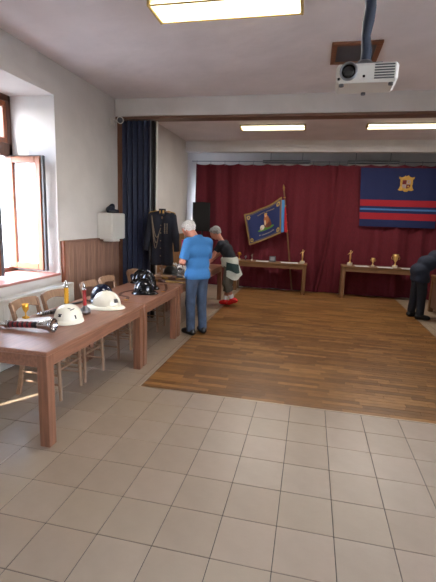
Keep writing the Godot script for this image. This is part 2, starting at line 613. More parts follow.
# a wall in a plane x = const with openings [z0, z1, y0, y1] (z0 < z1, sorted by z)
func holed_wall(s: SurfaceTool, x0: float, x1: float, z0: float, z1: float, y1: float, holes: Array) -> void:
	var z := z0
	for h in holes:
		slab(s, x0, x1, 0, y1, z, h[0])
		slab(s, x0, x1, 0, h[2], h[0], h[1])
		slab(s, x0, x1, h[3], y1, h[0], h[1])
		z = h[1]
	slab(s, x0, x1, 0, y1, z, z1)

func piece_mesh(size: Vector3, ch: float) -> ArrayMesh:
	var key := "%.3f %.3f %.3f" % [size.x, size.y, size.z]
	if not cache.has(key):
		var s := ST()
		cbox(s, Vector3.ZERO, size, ch)
		s.generate_normals()
		cache[key] = s.commit()
	return cache[key]

func build_floor() -> void:
	var s := ST()
	slab(s, XL - 0.75, XR + 0.3, -0.25, -0.003, -12.2, 2.0)
	var fl := structure("floor", s, mt.grout, "room floor of beige square tiles around a brown wooden dance floor", "floor")
	# tiles
	var p := 0.3212
	var gap := 0.004
	var px0 := -1.61
	var px1 := 2.05
	var pz := -3.745
	var n := 0
	var rest := [ST(), ST()]
	var used_rest := false
	for j in range(-10, 34):
		var z1 := pz + p * (11 - j) - p * 0.0
		var z0 := z1 - p
		if z1 > 1.7 or z0 < ZB - 0.3:
			continue
		for i in range(-9, 13):
			var x0 := -0.392 + p * i
			var x1 := x0 + p
			x0 = maxf(x0, XL + 0.002)
			x1 = minf(x1, XR - 0.002)
			var rs := [[x0, x1]]
			if z0 < pz - 0.01:
				rs = []
				if x0 < px0 - 0.02:
					rs.append([x0, minf(x1, px0 - 0.013)])
				if x1 > px1 + 0.02:
					rs.append([maxf(x0, px1 + 0.013), x1])
			for r in rs:
				if r[1] - r[0] < 0.02:
					continue
				var zz0 := maxf(z0, ZB - 0.4)
				var c := Vector3((r[0] + r[1]) * 0.5, -0.0055, (z1 + zz0) * 0.5)
				var sz := Vector3(r[1] - r[0] - gap, 0.011, z1 - zz0 - gap)
				var v := rng.randi() % 4
				if n < 299 and c.z < -1.1 and c.z > -8.2 and c.x < 2.1 and (c.x < 0.2 - c.z * 0.42):
					put("tile", piece_mesh(sz, 0.0018), mt["tile%d" % v], fl, c + Vector3(0, rng.randf_range(-0.0004, 0.0004), 0))
					n += 1
				else:
					cbox(rest[0], c, sz, 0.0018)
	var o := put("outlying_tiles", rest[0], mt.tile0, fl)
	o.set_meta("kind", "stuff")
	# parquet strips, laid across the room
	var pw := 0.07
	var rows := int((pz - 0.012 - ZB + 0.05) / pw)
	n = 0
	var stuff := []
	for k in 7:
		stuff.append(ST())
	for j in rows:
		var z := pz - 0.012 - pw * (j + 0.5)
		var x := px0
		var first := true
		while x < px1 - 0.005:
			var L := rng.randf_range(0.34, 0.62)
			if first:
				L *= rng.randf_range(0.3, 1.0)
				first = false
			L = snappedf(minf(L, px1 - x), 0.02)
			if px1 - x - L < 0.15:
				L = px1 - x
			var v := rng.randi() % 7
			if rng.randf() < 0.25:
				v = [3, 4, 1][rng.randi() % 3]
			var c := Vector3(x + L * 0.5, -0.0055 + rng.randf_range(-0.0003, 0.0003), z)
			var sz := Vector3(L - 0.0012, 0.011, pw - 0.0012)
			if n < 299:
				put("parquet_strip", piece_mesh(sz, 0.0008), mt["parq%d" % v], fl, c)
				n += 1
			else:
				cbox(stuff[v], c, sz, 0.0008)
			x += L
	for k in 7:
		o = put("far_parquet_strips", stuff[k], mt["parq%d" % k], fl)
		o.set_meta("kind", "stuff")
	# thin metal edging round the wooden floor
	s = ST()
	cbox(s, Vector3((px0 + px1) * 0.5, 0.001, pz - 0.004), Vector3(px1 - px0 + 0.05, 0.006, 0.018), 0.0025)
	put("metal_edging", s, mt.edge_metal, fl)
	s = ST()
	cbox(s, Vector3(px0 - 0.006, 0.001, (pz + ZB) * 0.5), Vector3(0.016, 0.006, pz - ZB), 0.0025)
	put("metal_edging", s, mt.edge_metal, fl)
	s = ST()
	cbox(s, Vector3(px1 + 0.006, 0.001, (pz + ZB) * 0.5), Vector3(0.016, 0.006, pz - ZB), 0.0025)
	put("metal_edging", s, mt.edge_metal, fl)

func build_shell() -> void:
	var s := ST()
	holed_wall(s, XL - 0.75, XL, -6.7, 1.6, CEIL, [[-4.8, -3.70, 0.94, 3.16], [-2.5, -0.5, 0.94, 3.16]])
	structure("wall_left", s, mt.wall, "cream plastered left wall with a deep window opening", "wall")
	s = ST()
	slab(s, XL - 0.75, -3.12, 0, CEIL, -10.2, -6.7)
	structure("wall_rear_left", s, mt.wall, "cream plastered wall behind the folded blue partition and coat", "wall")
	s = ST()
	holed_wall(s, XR, XR + 0.3, -12.0, 1.6, CEIL, [[-2.6, -1.2, 0.94, 3.1], [-0.6, 0.9, 0.94, 3.1]])
	structure("wall_right", s, mt.wall)
	s = ST()
	slab(s, XL - 0.75, XR + 0.3, 0, CEIL, 1.6, 1.9)
	structure("wall_front", s, mt.wall)
	s = ST()
	slab(s, -3.9, XR + 0.3, 0, CEIL, -12.0, -11.7)
	holed_wall(s, -3.9, -3.6, -11.7, -10.2, CEIL, [[-11.4, -10.75, 1.5, 2.7]])
	structure("wall_back", s, mt.reveal, "pale grey back wall glimpsed above and beside the red curtain", "wall")
	s = ST()
	slab(s, XL - 0.75, XR + 0.3, CEIL, CEIL + 0.3, -12.0, 1.9)
	structure("ceiling", s, mt.ceiling, "flat off-white plaster ceiling", "ceiling")
	# header between the two halves of the hall, wooden rail under it
	s = ST()
	slab(s, XL + 0.001, XR, 3.285, CEIL, -6.7, -6.42, 0.004)
	structure("trim_1", s, mt.wall, "cream plaster beam spanning the hall below the ceiling", "beam")
	s = ST()
	slab(s, XL + 0.002, XR, 3.245, 3.285, -6.66, -6.44, 0.004)
	structure("trim_2", s, mt.rail_wood, "dark wooden track rail along the underside of the beam", "rail")
	s = ST()
	slab(s, -3.6, XR, 3.30, CEIL, -10.2, -10.0, 0.004)
	structure("trim_3", s, mt.reveal, "cream beam in front of the red curtain", "beam")
	s = ST()
	slab(s, -3.198, -3.10, 0, 3.235, -6.62, -6.50, 0.004)
	structure("trim_4", s, mt.jamb_wood, "brown wooden jamb between left wall and blue partition", "jamb")
	# wainscot on the left wall between window and partition
	s = ST()
	slab(s, XL, XL + 0.045, 1.345, 1.375, -6.48, -4.86, 0.005)
	var w := structure("trim_5", s, mt.wainscot1, "brown vertical board wainscot on the wall beyond the window", "wainscot")
	var z := -4.87
	var k := 0
	while z > -6.46:
		s = ST()
		cbox(s, Vector3(XL + 0.0175, 0.672, z - 0.049), Vector3(0.035, 1.344, 0.095), 0.004)
		put("panel_board", s, mt["wainscot%d" % (k * 2 % 3)], w)
		z -= 0.1
		k += 1
	s = ST()
	cbox(s, Vector3(XL + 0.024, 0.686, -4.85), Vector3(0.048, 1.372, 0.035), 0.003)
	put("end_board", s, mt.window_wood, w)
	s = ST()
	slab(s, -3.12, -3.08, 1.30, 1.33, -10.0, -6.72, 0.004)
	w = structure("trim_6", s, mt.ochre, "ochre board wainscot on the wall behind the grey-haired visitors", "wainscot")
	z = -6.73
	while z > -9.9:
		s = ST()
		cbox(s, Vector3(-3.105, 0.65, z - 0.07), Vector3(0.03, 1.3, 0.137), 0.004)
		put("panel_board", s, mt.ochre, w)
		z -= 0.14
	# house across the street
	var hs := thing("house", "pale house across the street seen through the window", "house", Vector3(-17, -0.3, -14))
	s = ST()
	slab(s, -4, 0, 0, 6.2, -11, 11)
	put("wall", s, mt.house_wall, hs)
	s = ST()
	prism(s, PackedVector2Array([Vector2(-4.6, 6.0), Vector2(0.7, 6.0), Vector2(0.7, 6.2), Vector2(-2.0, 8.4), Vector2(-4.6, 6.2)]), 23.0)
	put("roof", s, mt.house_roof, hs)
	for kk in 6:
		for fl2 in 2:
			s = ST()
			slab(s, 0.0, 0.05, 1.1 + fl2 * 2.7, 2.6 + fl2 * 2.7, -9.5 + kk * 3.4, -8.3 + kk * 3.4, 0.01)
			var wn := put("window", s, mt.white_paint, hs)
			s = ST()
			slab(s, 0.05, 0.06, 1.2 + fl2 * 2.7, 2.5 + fl2 * 2.7, -9.4 + kk * 3.4, -8.4 + kk * 3.4, 0.001)
			put("pane", s, mt.grey_panel, wn)
	# street outside
	s = ST()
	slab(s, -40, XL - 0.8, -0.6, -0.3, -40, 30)
	slab(s, XR + 0.35, 40, -0.6, -0.3, -40, 30)
	structure("ground_outside", s, mt.street)

func build_windows() -> void:
	# window_1: sill, outer frame, transom, fixed light, two opened sashes
	var z0 := -4.8
	var z1 := -3.70
	var x := -3.86
	var s := ST()
	slab(s, XL - 0.72, XL + 0.02, 0.925, 0.955, z0 + 0.001, z1 - 0.001, 0.006)
	var w := structure("window_1", s, mt.sill, "deep window with wooden frame, opened sashes and terracotta sill", "window")
	s = ST()
	for y in [[0.955, 1.01], [2.42, 2.58], [3.08, 3.16]]:
		slab(s, x - 0.05, x + 0.04, y[0], y[1], z0 + 0.001, z1 - 0.001, 0.008)
	for z in [[z0 + 0.001, z0 + 0.07], [z1 - 0.07, z1 - 0.001]]:
		slab(s, x - 0.05, x + 0.04, 0.96, 3.155, z[0], z[1], 0.008)
	put("window_frame", s, mt.frame_wood, w)
	s = ST()
	slab(s, x - 0.02, x + 0.03, 2.58, 3.08, -4.24, -4.19, 0.006)
	for zz in [[z0 + 0.07, -4.24], [-4.19, z1 - 0.07]]:
		slab(s, x - 0.02, x + 0.03, 2.58, 2.64, zz[0], zz[1], 0.006)
		slab(s, x - 0.02, x + 0.03, 3.02, 3.08, zz[0], zz[1], 0.006)
		slab(s, x - 0.02, x + 0.03, 2.64, 3.02, zz[0], zz[0] + 0.06, 0.006)
		slab(s, x - 0.02, x + 0.03, 2.64, 3.02, zz[1] - 0.06, zz[1], 0.006)
	var fx := put("upper_light", s, mt.window_wood, w)
	s = ST()
	slab(s, x, x + 0.006, 2.64, 3.02, z0 + 0.12, -4.3)
	slab(s, x, x + 0.006, 2.64, 3.02, -4.13, z1 - 0.12)
	put("pane", s, mt.glass, fx)
	sash(w, Vector3(x + 0.03, 0, z0 + 0.075), deg_to_rad(-3.0), 1.0)
	sash(w, Vector3(x + 0.03, 0, z1 - 0.04), deg_to_rad(42.0), -1.0)
	# window_2, nearer than the photograph shows: its shutters are closed but for a slit
	s = ST()
	slab(s, XL - 0.72, XL + 0.02, 0.925, 0.955, -2.499, -0.501, 0.006)
	w = structure("window_2", s, mt.sill)
	s = ST()
	slab(s, x - 0.06, x - 0.02, 0.955, 3.16, -2.5, -0.97, 0.004)
	slab(s, x - 0.06, x - 0.02, 0.955, 3.16, -0.83, -0.5, 0.004)
	slab(s, x - 0.019, x + 0.0, 2.98, 3.16, -1.0, -0.8, 0.004)
	put("shutter", s, mt.frame_wood, w)
	# further windows light the hall from the right
	var k := 3
	for h in [[-2.6, -1.2], [-0.6, 0.9]]:
		s = ST()
		for y in [[0.94, 1.02], [3.02, 3.1]]:
			slab(s, XR + 0.1, XR + 0.18, y[0], y[1], h[0], h[1], 0.006)
		for z in [h[0] + 0.04, (h[0] + h[1]) * 0.5, h[1] - 0.04]:
			slab(s, XR + 0.1, XR + 0.18, 1.02, 3.02, z - 0.04, z + 0.04, 0.006)
		var wk := structure("window_%d" % k, s, mt.frame_wood)
		s = ST()
		slab(s, XR + 0.136, XR + 0.142, 1.02, 3.02, h[0] + 0.08, (h[0] + h[1]) * 0.5 - 0.04)
		put("pane", s, mt.glass, wk)
		s = ST()
		slab(s, XR + 0.136, XR + 0.142, 1.02, 3.02, (h[0] + h[1]) * 0.5 + 0.04, h[1] - 0.08)
		put("pane", s, mt.glass, wk)
		k += 1

# a sash that reaches along +x from its hinge; turn about the hinge
func sash(w: Node3D, at: Vector3, turn: float, side: float) -> void:
	var b := Basis(Vector3.UP, turn)
	var L := 0.52
	var y0 := 1.0
	var y1 := 2.42
	var P := func(s: SurfaceTool, xa: float, xb: float, ya: float, yb: float, za: float, zb: float, ch := 0.005) -> void:
		cbox(s, b * Vector3((xa + xb) * 0.5, (ya + yb) * 0.5, (za + zb) * 0.5), Vector3(xb - xa, yb - ya, zb - za), ch, b)
	var s := ST()
	P.call(s, 0.0, 0.075, y0, y1, -0.03, 0.03)
	P.call(s, L - 0.11, L - 0.035, y0, y1, -0.03, 0.03)
	P.call(s, 0.075, L - 0.11, y0, y0 + 0.08, -0.03, 0.03)
	P.call(s, 0.075, L - 0.11, y1 - 0.08, y1, -0.03, 0.03)
	var m := put("sash", s, mt.window_wood, w, at)
	s = ST()
	P.call(s, 0.07, L - 0.1, y0 + 0.075, y1 - 0.075, -0.004, 0.004, 0.001)
	put("pane", s, mt.glass, m)
	s = ST()
	P.call(s, L - 0.035, L, y0 - 0.012, y1 + 0.012, -0.035, 0.012, 0.003)
	P.call(s, 0.0, L - 0.035, y1, y1 + 0.014, -0.035, 0.012, 0.003)
	P.call(s, 0.0, L - 0.035, y0 - 0.014, y0, -0.035, 0.012, 0.003)
	put("seal_strip", s, mt.gasket, m)
	s = ST()
	P.call(s, L - 0.08, L - 0.06, 1.62, 1.66, -0.06, -0.03, 0.004)
	P.call(s, L - 0.082, L - 0.058, 1.54, 1.66, -0.075, -0.06, 0.005)
	put("handle", s, mt.steel, m)

# ------------------------------------------------------------------ furniture
func table(n: String, label: String, group: String, L: float, W: float, H: float, at: Vector3, along_x: bool, long_m: Material, leg_m: Material, leg := 0.085) -> Node3D:
	var t := thing(n, label, "table", at, 0.0, group)
	var hx := (L if along_x else W) * 0.5
	var hz := (W if along_x else L) * 0.5
	var s := ST()
	slab(s, -hx, hx, H - 0.035, H, -hz, hz, 0.005)
	put("tabletop", s, long_m, t)
	s = ST()
	var i := 0.012
	var a0 := H - 0.13
	var a1 := H - 0.0355
	slab(s, -hx + leg + i, hx - leg - i, a0, a1, hz - i - 0.03, hz - i - 0.005, 0.003)
	slab(s, -hx + leg + i, hx - leg - i, a0, a1, -hz + i + 0.005, -hz + i + 0.03, 0.003)
	slab(s, hx - i - 0.03, hx - i - 0.005, a0, a1, -hz + leg + i, hz - leg - i, 0.003)
	slab(s, -hx + i + 0.005, -hx + i + 0.03, a0, a1, -hz + leg + i, hz - leg - i, 0.003)
	put("apron", s, long_m, t)
	for sx in [-1.0, 1.0]:
		for sz in [-1.0, 1.0]:
			s = ST()
			cbox(s, Vector3(sx * (hx - i - leg * 0.5), (H - 0.0355) * 0.5, sz * (hz - i - leg * 0.5)), Vector3(leg, H - 0.0355, leg), 0.004)
			put("leg", s, leg_m, t)
	return t

# chair at its seat centre, facing +x
func chair() -> Node3D:
	var t := thing("dining_chair", "", "chair", Vector3.ZERO, 0.0, "wooden chairs along the display tables")
	var s := ST()
	sheet(s, 8, 8, func(u: float, v: float) -> Vector3:
		var zz := lerpf(-0.195, 0.195, v) * lerpf(0.94, 1.06, u)
		return Vector3(lerpf(-0.2, 0.21, u), 0.455 - 0.014 * (1.0 - pow(absf(2 * u - 1), 2)) * (1.0 - pow(absf(2 * v - 1), 2)), zz), 0.022)
	put("seat", s, mt.oak, t)
	for sz in [-1.0, 1.0]:
		s = ST()
		tube(s, [Vector3(0.19, 0.0, sz * 0.185), Vector3(0.185, 0.2, sz * 0.18), Vector3(0.17, 0.445, sz * 0.175)], [0.016, 0.018, 0.021], 8)
		put("leg", s, mt.oak, t)
		s = ST()
		var pts := []
		for k in 11:
			var y := 0.89 * k / 10.0
			pts.append(Vector3(-0.205 - 0.07 * pow(absf(y - 0.42) / 0.42, 1.7), y, sz * (0.165 + 0.022 * y)))
		for k in 10:
			bar(s, pts[k], pts[k + 1], 0.042, 0.028, 0.004)
		put("leg", s, mt.oak, t)
		s = ST()
		bar(s, Vector3(-0.205, 0.24, sz * 0.168), Vector3(0.185, 0.24, sz * 0.178), 0.02, 0.016)
		put("stretcher", s, mt.oak, t)
		s = ST()
		bar(s, Vector3(-0.205, 0.15, sz * 0.168), Vector3(0.187, 0.15, sz * 0.18), 0.018, 0.016)
		put("stretcher", s, mt.oak, t)
		s = ST()
		bar(s, Vector3(-0.19, 0.42, sz * 0.172), Vector3(0.175, 0.42, sz * 0.178), 0.045, 0.018)
		put("seat_rail", s, mt.oak, t)
	s = ST()
	bar(s, Vector3(0.18, 0.3, -0.175), Vector3(0.18, 0.3, 0.175), 0.018, 0.018)
	put("stretcher", s, mt.oak, t)
	s = ST()
	bar(s, Vector3(0.172, 0.42, -0.175), Vector3(0.172, 0.42, 0.175), 0.018, 0.045)
	put("seat_rail", s, mt.oak, t)
	# curved rails of the back
	for r in [[0.852, 0.10, 0.022], [0.66, 0.05, 0.015]]:
		s = ST()
		sheet(s, 12, 4, func(u: float, v: float) -> Vector3:
			var c := 1.0 - pow(2 * u - 1, 2)
			var y: float = r[0] + r[2] * c + r[1] * (v - 0.5) * (1.0 - 0.25 * c)
			return Vector3(-0.205 - 0.07 * pow(absf(y - 0.42) / 0.42, 1.7) - 0.03 * c, y, lerpf(-0.19, 0.19, u)), 0.026)
		put("back_rail", s, mt.oak, t)
	return t

func radiator() -> void:
	var t := thing("radiator", "long white panel radiator under the window sill", "radiator", Vector3(-3.1, 0, -3.95))
	var L := 1.82
	var s := ST()
	slab(s, -0.055, 0.055, 0.17, 0.80, -L / 2, L / 2, 0.01)
	var b := put("panel", s, mt.white_paint, t)
	s = ST()
	var k := 0
	while k < 36:
		slab(s, 0.054, 0.062, 0.2, 0.77, -L / 2 + 0.03 + k * 0.05, -L / 2 + 0.055 + k * 0.05, 0.003)
		k += 1
	put("ridges", s, mt.white_paint, b)
	s = ST()
	k = 0
	while k < 44:
		slab(s, -0.05, 0.05, 0.80, 0.826, -L / 2 + 0.01 + k * 0.0413, -L / 2 + 0.03 + k * 0.0413, 0.002)
		k += 1
	slab(s, 0.05, 0.062, 0.795, 0.83, -L / 2, L / 2, 0.003)
	slab(s, -0.062, -0.05, 0.795, 0.83, -L / 2, L / 2, 0.003)
	put("top_grille", s, mt.white_paint, t)
	for z in [-L / 2 - 0.004, L / 2 + 0.004]:
		s = ST()
		slab(s, -0.062, 0.062, 0.17, 0.83, z - 0.004, z + 0.004, 0.003)
		put("end_cover", s, mt.white_paint, t)
	for z in [-0.7, 0.7]:
		s = ST()
		slab(s, -0.04, 0.04, 0.0, 0.18, z - 0.02, z + 0.02, 0.003)
		put("foot", s, mt.white_paint, t)

func partition_curtain() -> void:
	var t := thing("folding_partition", "dark blue pleated folding partition gathered beside the left wall", "partition", Vector3(-2.82, 0, -6.53))
	var poly := PackedVector2Array()
	var n := 10
	var x0 := -0.27
	var x1 := 0.2
	for k in n + 1:
		poly.append(Vector2(lerpf(x0, x1, float(k) / n), 0.075 if k % 2 == 0 else 0.01))
	for k in range(n, -1, -1):
		poly.append(Vector2(lerpf(x0, x1, float(k) / n), -0.06 if k % 2 == 0 else -0.075))
	var s := ST()
	# polygon is drawn in xy and turned so that its depth runs upward
	prism(s, poly, 3.225, Transform3D(Basis(Vector3.RIGHT, Vector3.BACK, Vector3.DOWN), Vector3(0, 3.23 * 0.5, 0)))
	put("pleats", s, mt.partition, t)
	s = ST()
	cbox(s, Vector3(0.245, 1.615, -0.01), Vector3(0.055, 3.225, 0.12), 0.012)
	put("end_post", s, mt.black_gloss, t)
	s = ST()
	cbox(s, Vector3(0.216, 1.615, 0.055), Vector3(0.014, 3.22, 0.02), 0.004)
	put("end_strip", s, mt.steel, t)
	s = ST()
	cbox(s, Vector3(0.292, 1.615, -0.02), Vector3(0.02, 3.225, 0.05), 0.004)
	put("closing_strip", s, mt.white_paint, t)

func wall_cabinet() -> void:
	var t := thing("wall_cabinet", "white box cabinet hung on left wall above the wainscot", "cabinet", Vector3(-3.195, 1.355, -6.0))
	var s := ST()
	slab(s, 0.0, 0.235, 0.0, 0.405, -0.24, 0.2, 0.008)
	put("body", s, mt.cabinet_white, t)
	s = ST()
	slab(s, 0.235, 0.25, 0.008, 0.398, -0.235, 0.195, 0.005)
	put("door", s, mt.cabinet_white, t)
	s = ST()
	slab(s, 0.08, 0.25, -0.035, 0.0, -0.06, 0.18, 0.01)
	put("drip_tray", s, mt.white_plastic, t)
	var cs := 1.25
	var c := thing("cap", "crumpled dark peaked cap lying on the white wall cabinet", "cap", Vector3(-3.07, 1.761, -5.98))
	c.scale = Vector3.ONE * cs
	var b := [[Vector3(-0.03, 0.035, -0.04), Vector3(0.04, 0.035, 0.05), 0.045, 0.04], [Vector3(0.0, 0.075, -0.05), Vector3(0.03, 0.085, 0.0), 0.035, 0.03], [Vector3(0.05, 0.02, -0.1), Vector3(0.03, 0.02, 0.1), 0.022, 0.022]]
	put("crown", blob_mesh(b, 0.01, 0.008, [[Vector3.ZERO, Vector3.DOWN]]), mt.suit, c)
	s = ST()
	sheet(s, 8, 4, func(u: float, v: float) -> Vector3:
		var a := lerpf(-1.2, 1.2, u)
		return Vector3(0.02 + (0.05 + 0.06 * v) * cos(a), 0.025 - 0.012 * v, 0.06 + (0.05 + 0.05 * v) * sin(a)), 0.005)
	put("peak", s, mt.black, c)

func flood_lamp() -> void:
	var t := thing("spotlight", "small white spotlight fixed high on left wall by partition", "spotlight", Vector3(-3.195, 3.17, -6.3))
	var s := ST()
	cbox(s, Vector3(0.02, 0, 0), Vector3(0.04, 0.11, 0.08), 0.006)
	put("wall_plate", s, mt.white_plastic, t)
	s = ST()
	tube(s, [Vector3(0.03, 0, 0), Vector3(0.09, 0.02, 0.0), Vector3(0.13, 0.02, 0.02)], [0.012], 8)
	put("arm", s, mt.white_plastic, t)
	s = ST()
	var d := Vector3(0.45, -0.15, 0.85).normalized()
	var x := Vector3.UP.cross(d).normalized()
	lathe(s, [Vector2(0, -0.05), Vector2(0.03, -0.045), Vector2(0.042, -0.01), Vector2(0.055, 0.05), Vector2(0.048, 0.052), Vector2(0.036, 0.02), Vector2(0, 0.015)], 16, Transform3D(Basis(x, d, x.cross(d)), Vector3(0.16, 0.02, 0.03)))
	var hd := put("head", s, mt.white_plastic, t)
	s = ST()
	lathe(s, [Vector2(0.042, 0.034), Vector2(0.03, 0.044), Vector2(0, 0.048)], 16, Transform3D(Basis(x, d, x.cross(d)), Vector3(0.16, 0.02, 0.03)))
	put("lens", s, mt.grey_panel, hd)

func ceiling_light(label: String, at: Vector3, L: float, W: float, h: float, energy: float) -> void:
	var t := thing("ceiling_light", label, "ceiling light", at, 0.0, "lit fluorescent ceiling lights")
	var s := ST()
	slab(s, -L / 2, L / 2, -0.03, 0.0, -W / 2, W / 2, 0.004)
	put("housing", s, mt.white_paint, t)
	s = ST()
	for sx in [-1.0, 1.0]:
		cbox(s, Vector3(sx * (L / 2 - 0.011), -h / 2 - 0.003, 0), Vector3(0.022, h + 0.004, W), 0.004)
	for sz in [-1.0, 1.0]:
		cbox(s, Vector3(0, -h + 0.004, sz * (W / 2 - 0.008)), Vector3(L - 0.046, 0.012, 0.016), 0.004)
	put("wooden_frame", s, mt.pine, t)
	s = ST()
	slab(s, -L / 2 + 0.023, L / 2 - 0.023, -h, -0.031, -W / 2 + 0.017, W / 2 - 0.017, 0.012)
	put("lamp_diffuser", s, mt.lamp_glow, t)
	var l := AreaLight3D.new()
	l.name = "lamp_light"
	l.area_size = Vector2(L - 0.06, W - 0.05)
	l.light_color = Color(1.0, 0.978, 0.945)
	l.light_energy = energy
	l.area_range = 14.0
	l.area_attenuation = 2.0
	l.shadow_enabled = true
	l.rotation.x = -PI / 2
	l.position = Vector3(0, -h - 0.012, 0)
	t.add_child(l, true)

func stage_lamp(label: String, at: Vector3) -> void:
	var t := thing("unlit_lamp", label, "ceiling lamp", at, 0.0, "unlit lamps above the curtain")
	var s := ST()
	slab(s, -0.6, 0.6, -0.07, 0.0, -0.07, 0.07, 0.01)
	put("housing", s, mt.grey_panel, t)
	s = ST()
	tube(s, [Vector3(-0.55, -0.1, 0), Vector3(0.55, -0.1, 0)], [0.016], 10)
	put("tube", s, mt.white_plastic, t)
	for sx in [-0.57, 0.57]:
		s = ST()
		slab(s, sx - 0.015, sx + 0.015, -0.125, -0.068, -0.02, 0.02, 0.003)
		put("tube_holder", s, mt.white_plastic, t)
	for sx in [-0.4, 0.4]:
		s = ST()
		tube(s, [Vector3(sx, 0, 0), Vector3(sx, CEIL - at.y, 0)], [0.008], 6)
		put("hanger", s, mt.steel, t)

func projector() -> void:
	var P := Vector3(0.222, 2.447, -2.44)
	var t := thing("projector", "white projector with round lens hung under the ceiling", "projector", P, deg_to_rad(-2.0))
	var s := ST()
	cbox(s, Vector3(0, 0.05, 0), Vector3(0.30, 0.092, 0.215), 0.014)
	put("body", s, mt.white_plastic, t)
	var fz := Transform3D(Basis(Vector3.RIGHT, Vector3.BACK, Vector3.DOWN), Vector3(-0.09, 0.055, 0.1075))
	s = ST()
	lathe(s, [Vector2(0.044, -0.002), Vector2(0.044, 0.014), Vector2(0.037, 0.018), Vector2(0.034, 0.006), Vector2(0.034, -0.002)], 24, fz)
	var r := put("lens_ring", s, mt.steel, t)
	s = ST()
	lathe(s, [Vector2(0.034, 0.004), Vector2(0.026, 0.010), Vector2(0.014, 0.0145), Vector2(0, 0.016)], 24, fz)
	put("lens", s, mt.black_gloss, r)
	s = ST()
	for k in 6:
		slab(s, 0.035, 0.13, 0.016 + k * 0.0125, 0.023 + k * 0.0125, 0.107, 0.1105, 0.001)
	put("vent_slats", s, mt.gasket, t)
	s = ST()
	slab(s, -0.142, -0.130, 0.015, 0.028, 0.1065, 0.1095, 0.002)
	put("sensor_window", s, mt.black_gloss, t)
	s = ST()
	slab(s, -0.02, -0.008, 0.025, 0.037, 0.1065, 0.1095, 0.002)
	put("indicator", s, mt.black_gloss, t)
	for q in [Vector2(-0.12, 0.08), Vector2(0.12, 0.08), Vector2(0, -0.08)]:
		s = ST()
		lathe(s, [Vector2(0, -0.008), Vector2(0.012, -0.008), Vector2(0.012, 0.006), Vector2(0, 0.006)], 10, Transform3D(Basis(), Vector3(q.x, 0, q.y)), false)
		put("foot", s, mt.gasket, t)
	var m := thing("projector_mount", "dark blue wrapped pole holding the projector from the ceiling", "mount", Vector3(P.x - 0.01, 0, P.z))
	s = ST()
	var pts := []
	var rad := []
	for k in 15:
		var f := k / 14.0
		pts.append(Vector3(0.006 * sin(k * 2.1), lerpf(2.565, CEIL - 0.02, f), 0.006 * cos(k * 1.7)))
		rad.append(0.026 + 0.004 * sin(k * 2.7) + (0.006 if k == 4 else 0.0))
	tube(s, pts, rad, 10)
	put("pole", s, mt.duct_blue, m)
	s = ST()
	slab(s, -0.085, 0.085, 2.544, 2.56, -0.06, 0.06, 0.003)
	lathe(s, [Vector2(0, 2.555), Vector2(0.05, 2.555), Vector2(0.042, 2.575), Vector2(0.03, 2.585), Vector2(0, 2.585)], 14)
	put("bracket", s, mt.gasket, m)
	s = ST()
	lathe(s, [Vector2(0, CEIL - 0.03), Vector2(0.07, CEIL - 0.03), Vector2(0.075, CEIL - 0.002), Vector2(0, CEIL - 0.002)], 18)
	put("ceiling_plate", s, mt.gasket, m)
	# hatch in the ceiling behind
	var h := thing("ceiling_hatch", "wood framed ceiling hatch with a dark grey panel behind projector", "hatch", Vector3(0.325, CEIL, -4.98))
	s = ST()
	for q in [[-0.25, 0.25, 0.23, 0.285], [-0.25, 0.25, -0.285, -0.23], [-0.25, -0.195, -0.23, 0.23], [0.195, 0.25, -0.23, 0.23]]:
		slab(s, q[0], q[1], -0.028, 0.0, q[2], q[3], 0.004)
	put("frame", s, mt.rail_wood_warm, h)
	s = ST()
	slab(s, -0.195, 0.195, -0.014, 0.0, -0.23, 0.23, 0.002)
	put("panel", s, mt.grey_panel, h)

# ------------------------------------------------------------------ stage end
func drape(x: float, y: float, ph: float) -> float:
	var k := 1.0 - 0.35 * clampf(y / 3.0, 0.0, 1.0)
	return k * (0.050 * sin(x * 11.5 + 2.4 * sin(x * 1.9 + ph)) + 0.011 * sin(x * 33.0 + 2.6 * sin(x * 2.3 + ph) + y * 0.3)) + 0.012 * sin(x * 9.0 + y * 1.1 + ph)

func curtains() -> void:
	var s := ST()
	tube(s, [Vector3(-3.06, 3.13, ZB - 0.0), Vector3(3.6, 3.13, ZB - 0.0)], [0.011], 8)
	tag(put("curtain_rail", s, mt.steel), "thin steel rail carrying the long red curtains", "curtain rail")
	var defs := [[-2.95, 0.62, 0.0, "dark red full-length curtain behind the flag and left trophy table"], [0.52, 3.45, 2.0, "dark red full-length curtain behind the blue banner and right trophy table"]]
	for d in defs:
		var t := thing("stage_curtain", d[3], "curtain", Vector3(d[0], 0, ZB + d[2] * 0.02), 0.0, "red curtains at the end of the hall")
		var w: float = d[1] - d[0]
		s = ST()
		sheet(s, int(w * 62), 14, func(u: float, v: float) -> Vector3:
			var x: float = u * w
			var y := lerpf(0.012, 3.07 - 0.03 * absf(sin(x * PI / 0.36)), v)
			var fl := 0.03 * sin(x * 5.0 + d[2]) * (1.0 - v)
			var sweep: float = -0.34 * pow(1.0 - v, 1.6) * pow(1.0 - u, 5.0) if d[2] > 0.0 else 0.0
			return Vector3(x + sweep + 0.10 * (1.0 - v) * sin(x * 2.2 + d[2] * 2.0) * (1.0 if u > 0.02 and u < 0.98 else 0.0), y, drape(x, y, d[2]) + fl), 0.006)
		put("cloth", s, mt.drape, t)
		var n := int(w / 0.36)
		for k in n + 1:
			s = ST()
			var x := 0.02 + k * 0.36
			tube(s, [Vector3(x, 3.03, drape(x, 3.03, d[2]) * 0.5), Vector3(x, 3.09, 0.02), Vector3(x, 3.148, 0.0), Vector3(x, 3.13, -0.014)], [0.006], 6)
			put("hook", s, mt.steel, t)

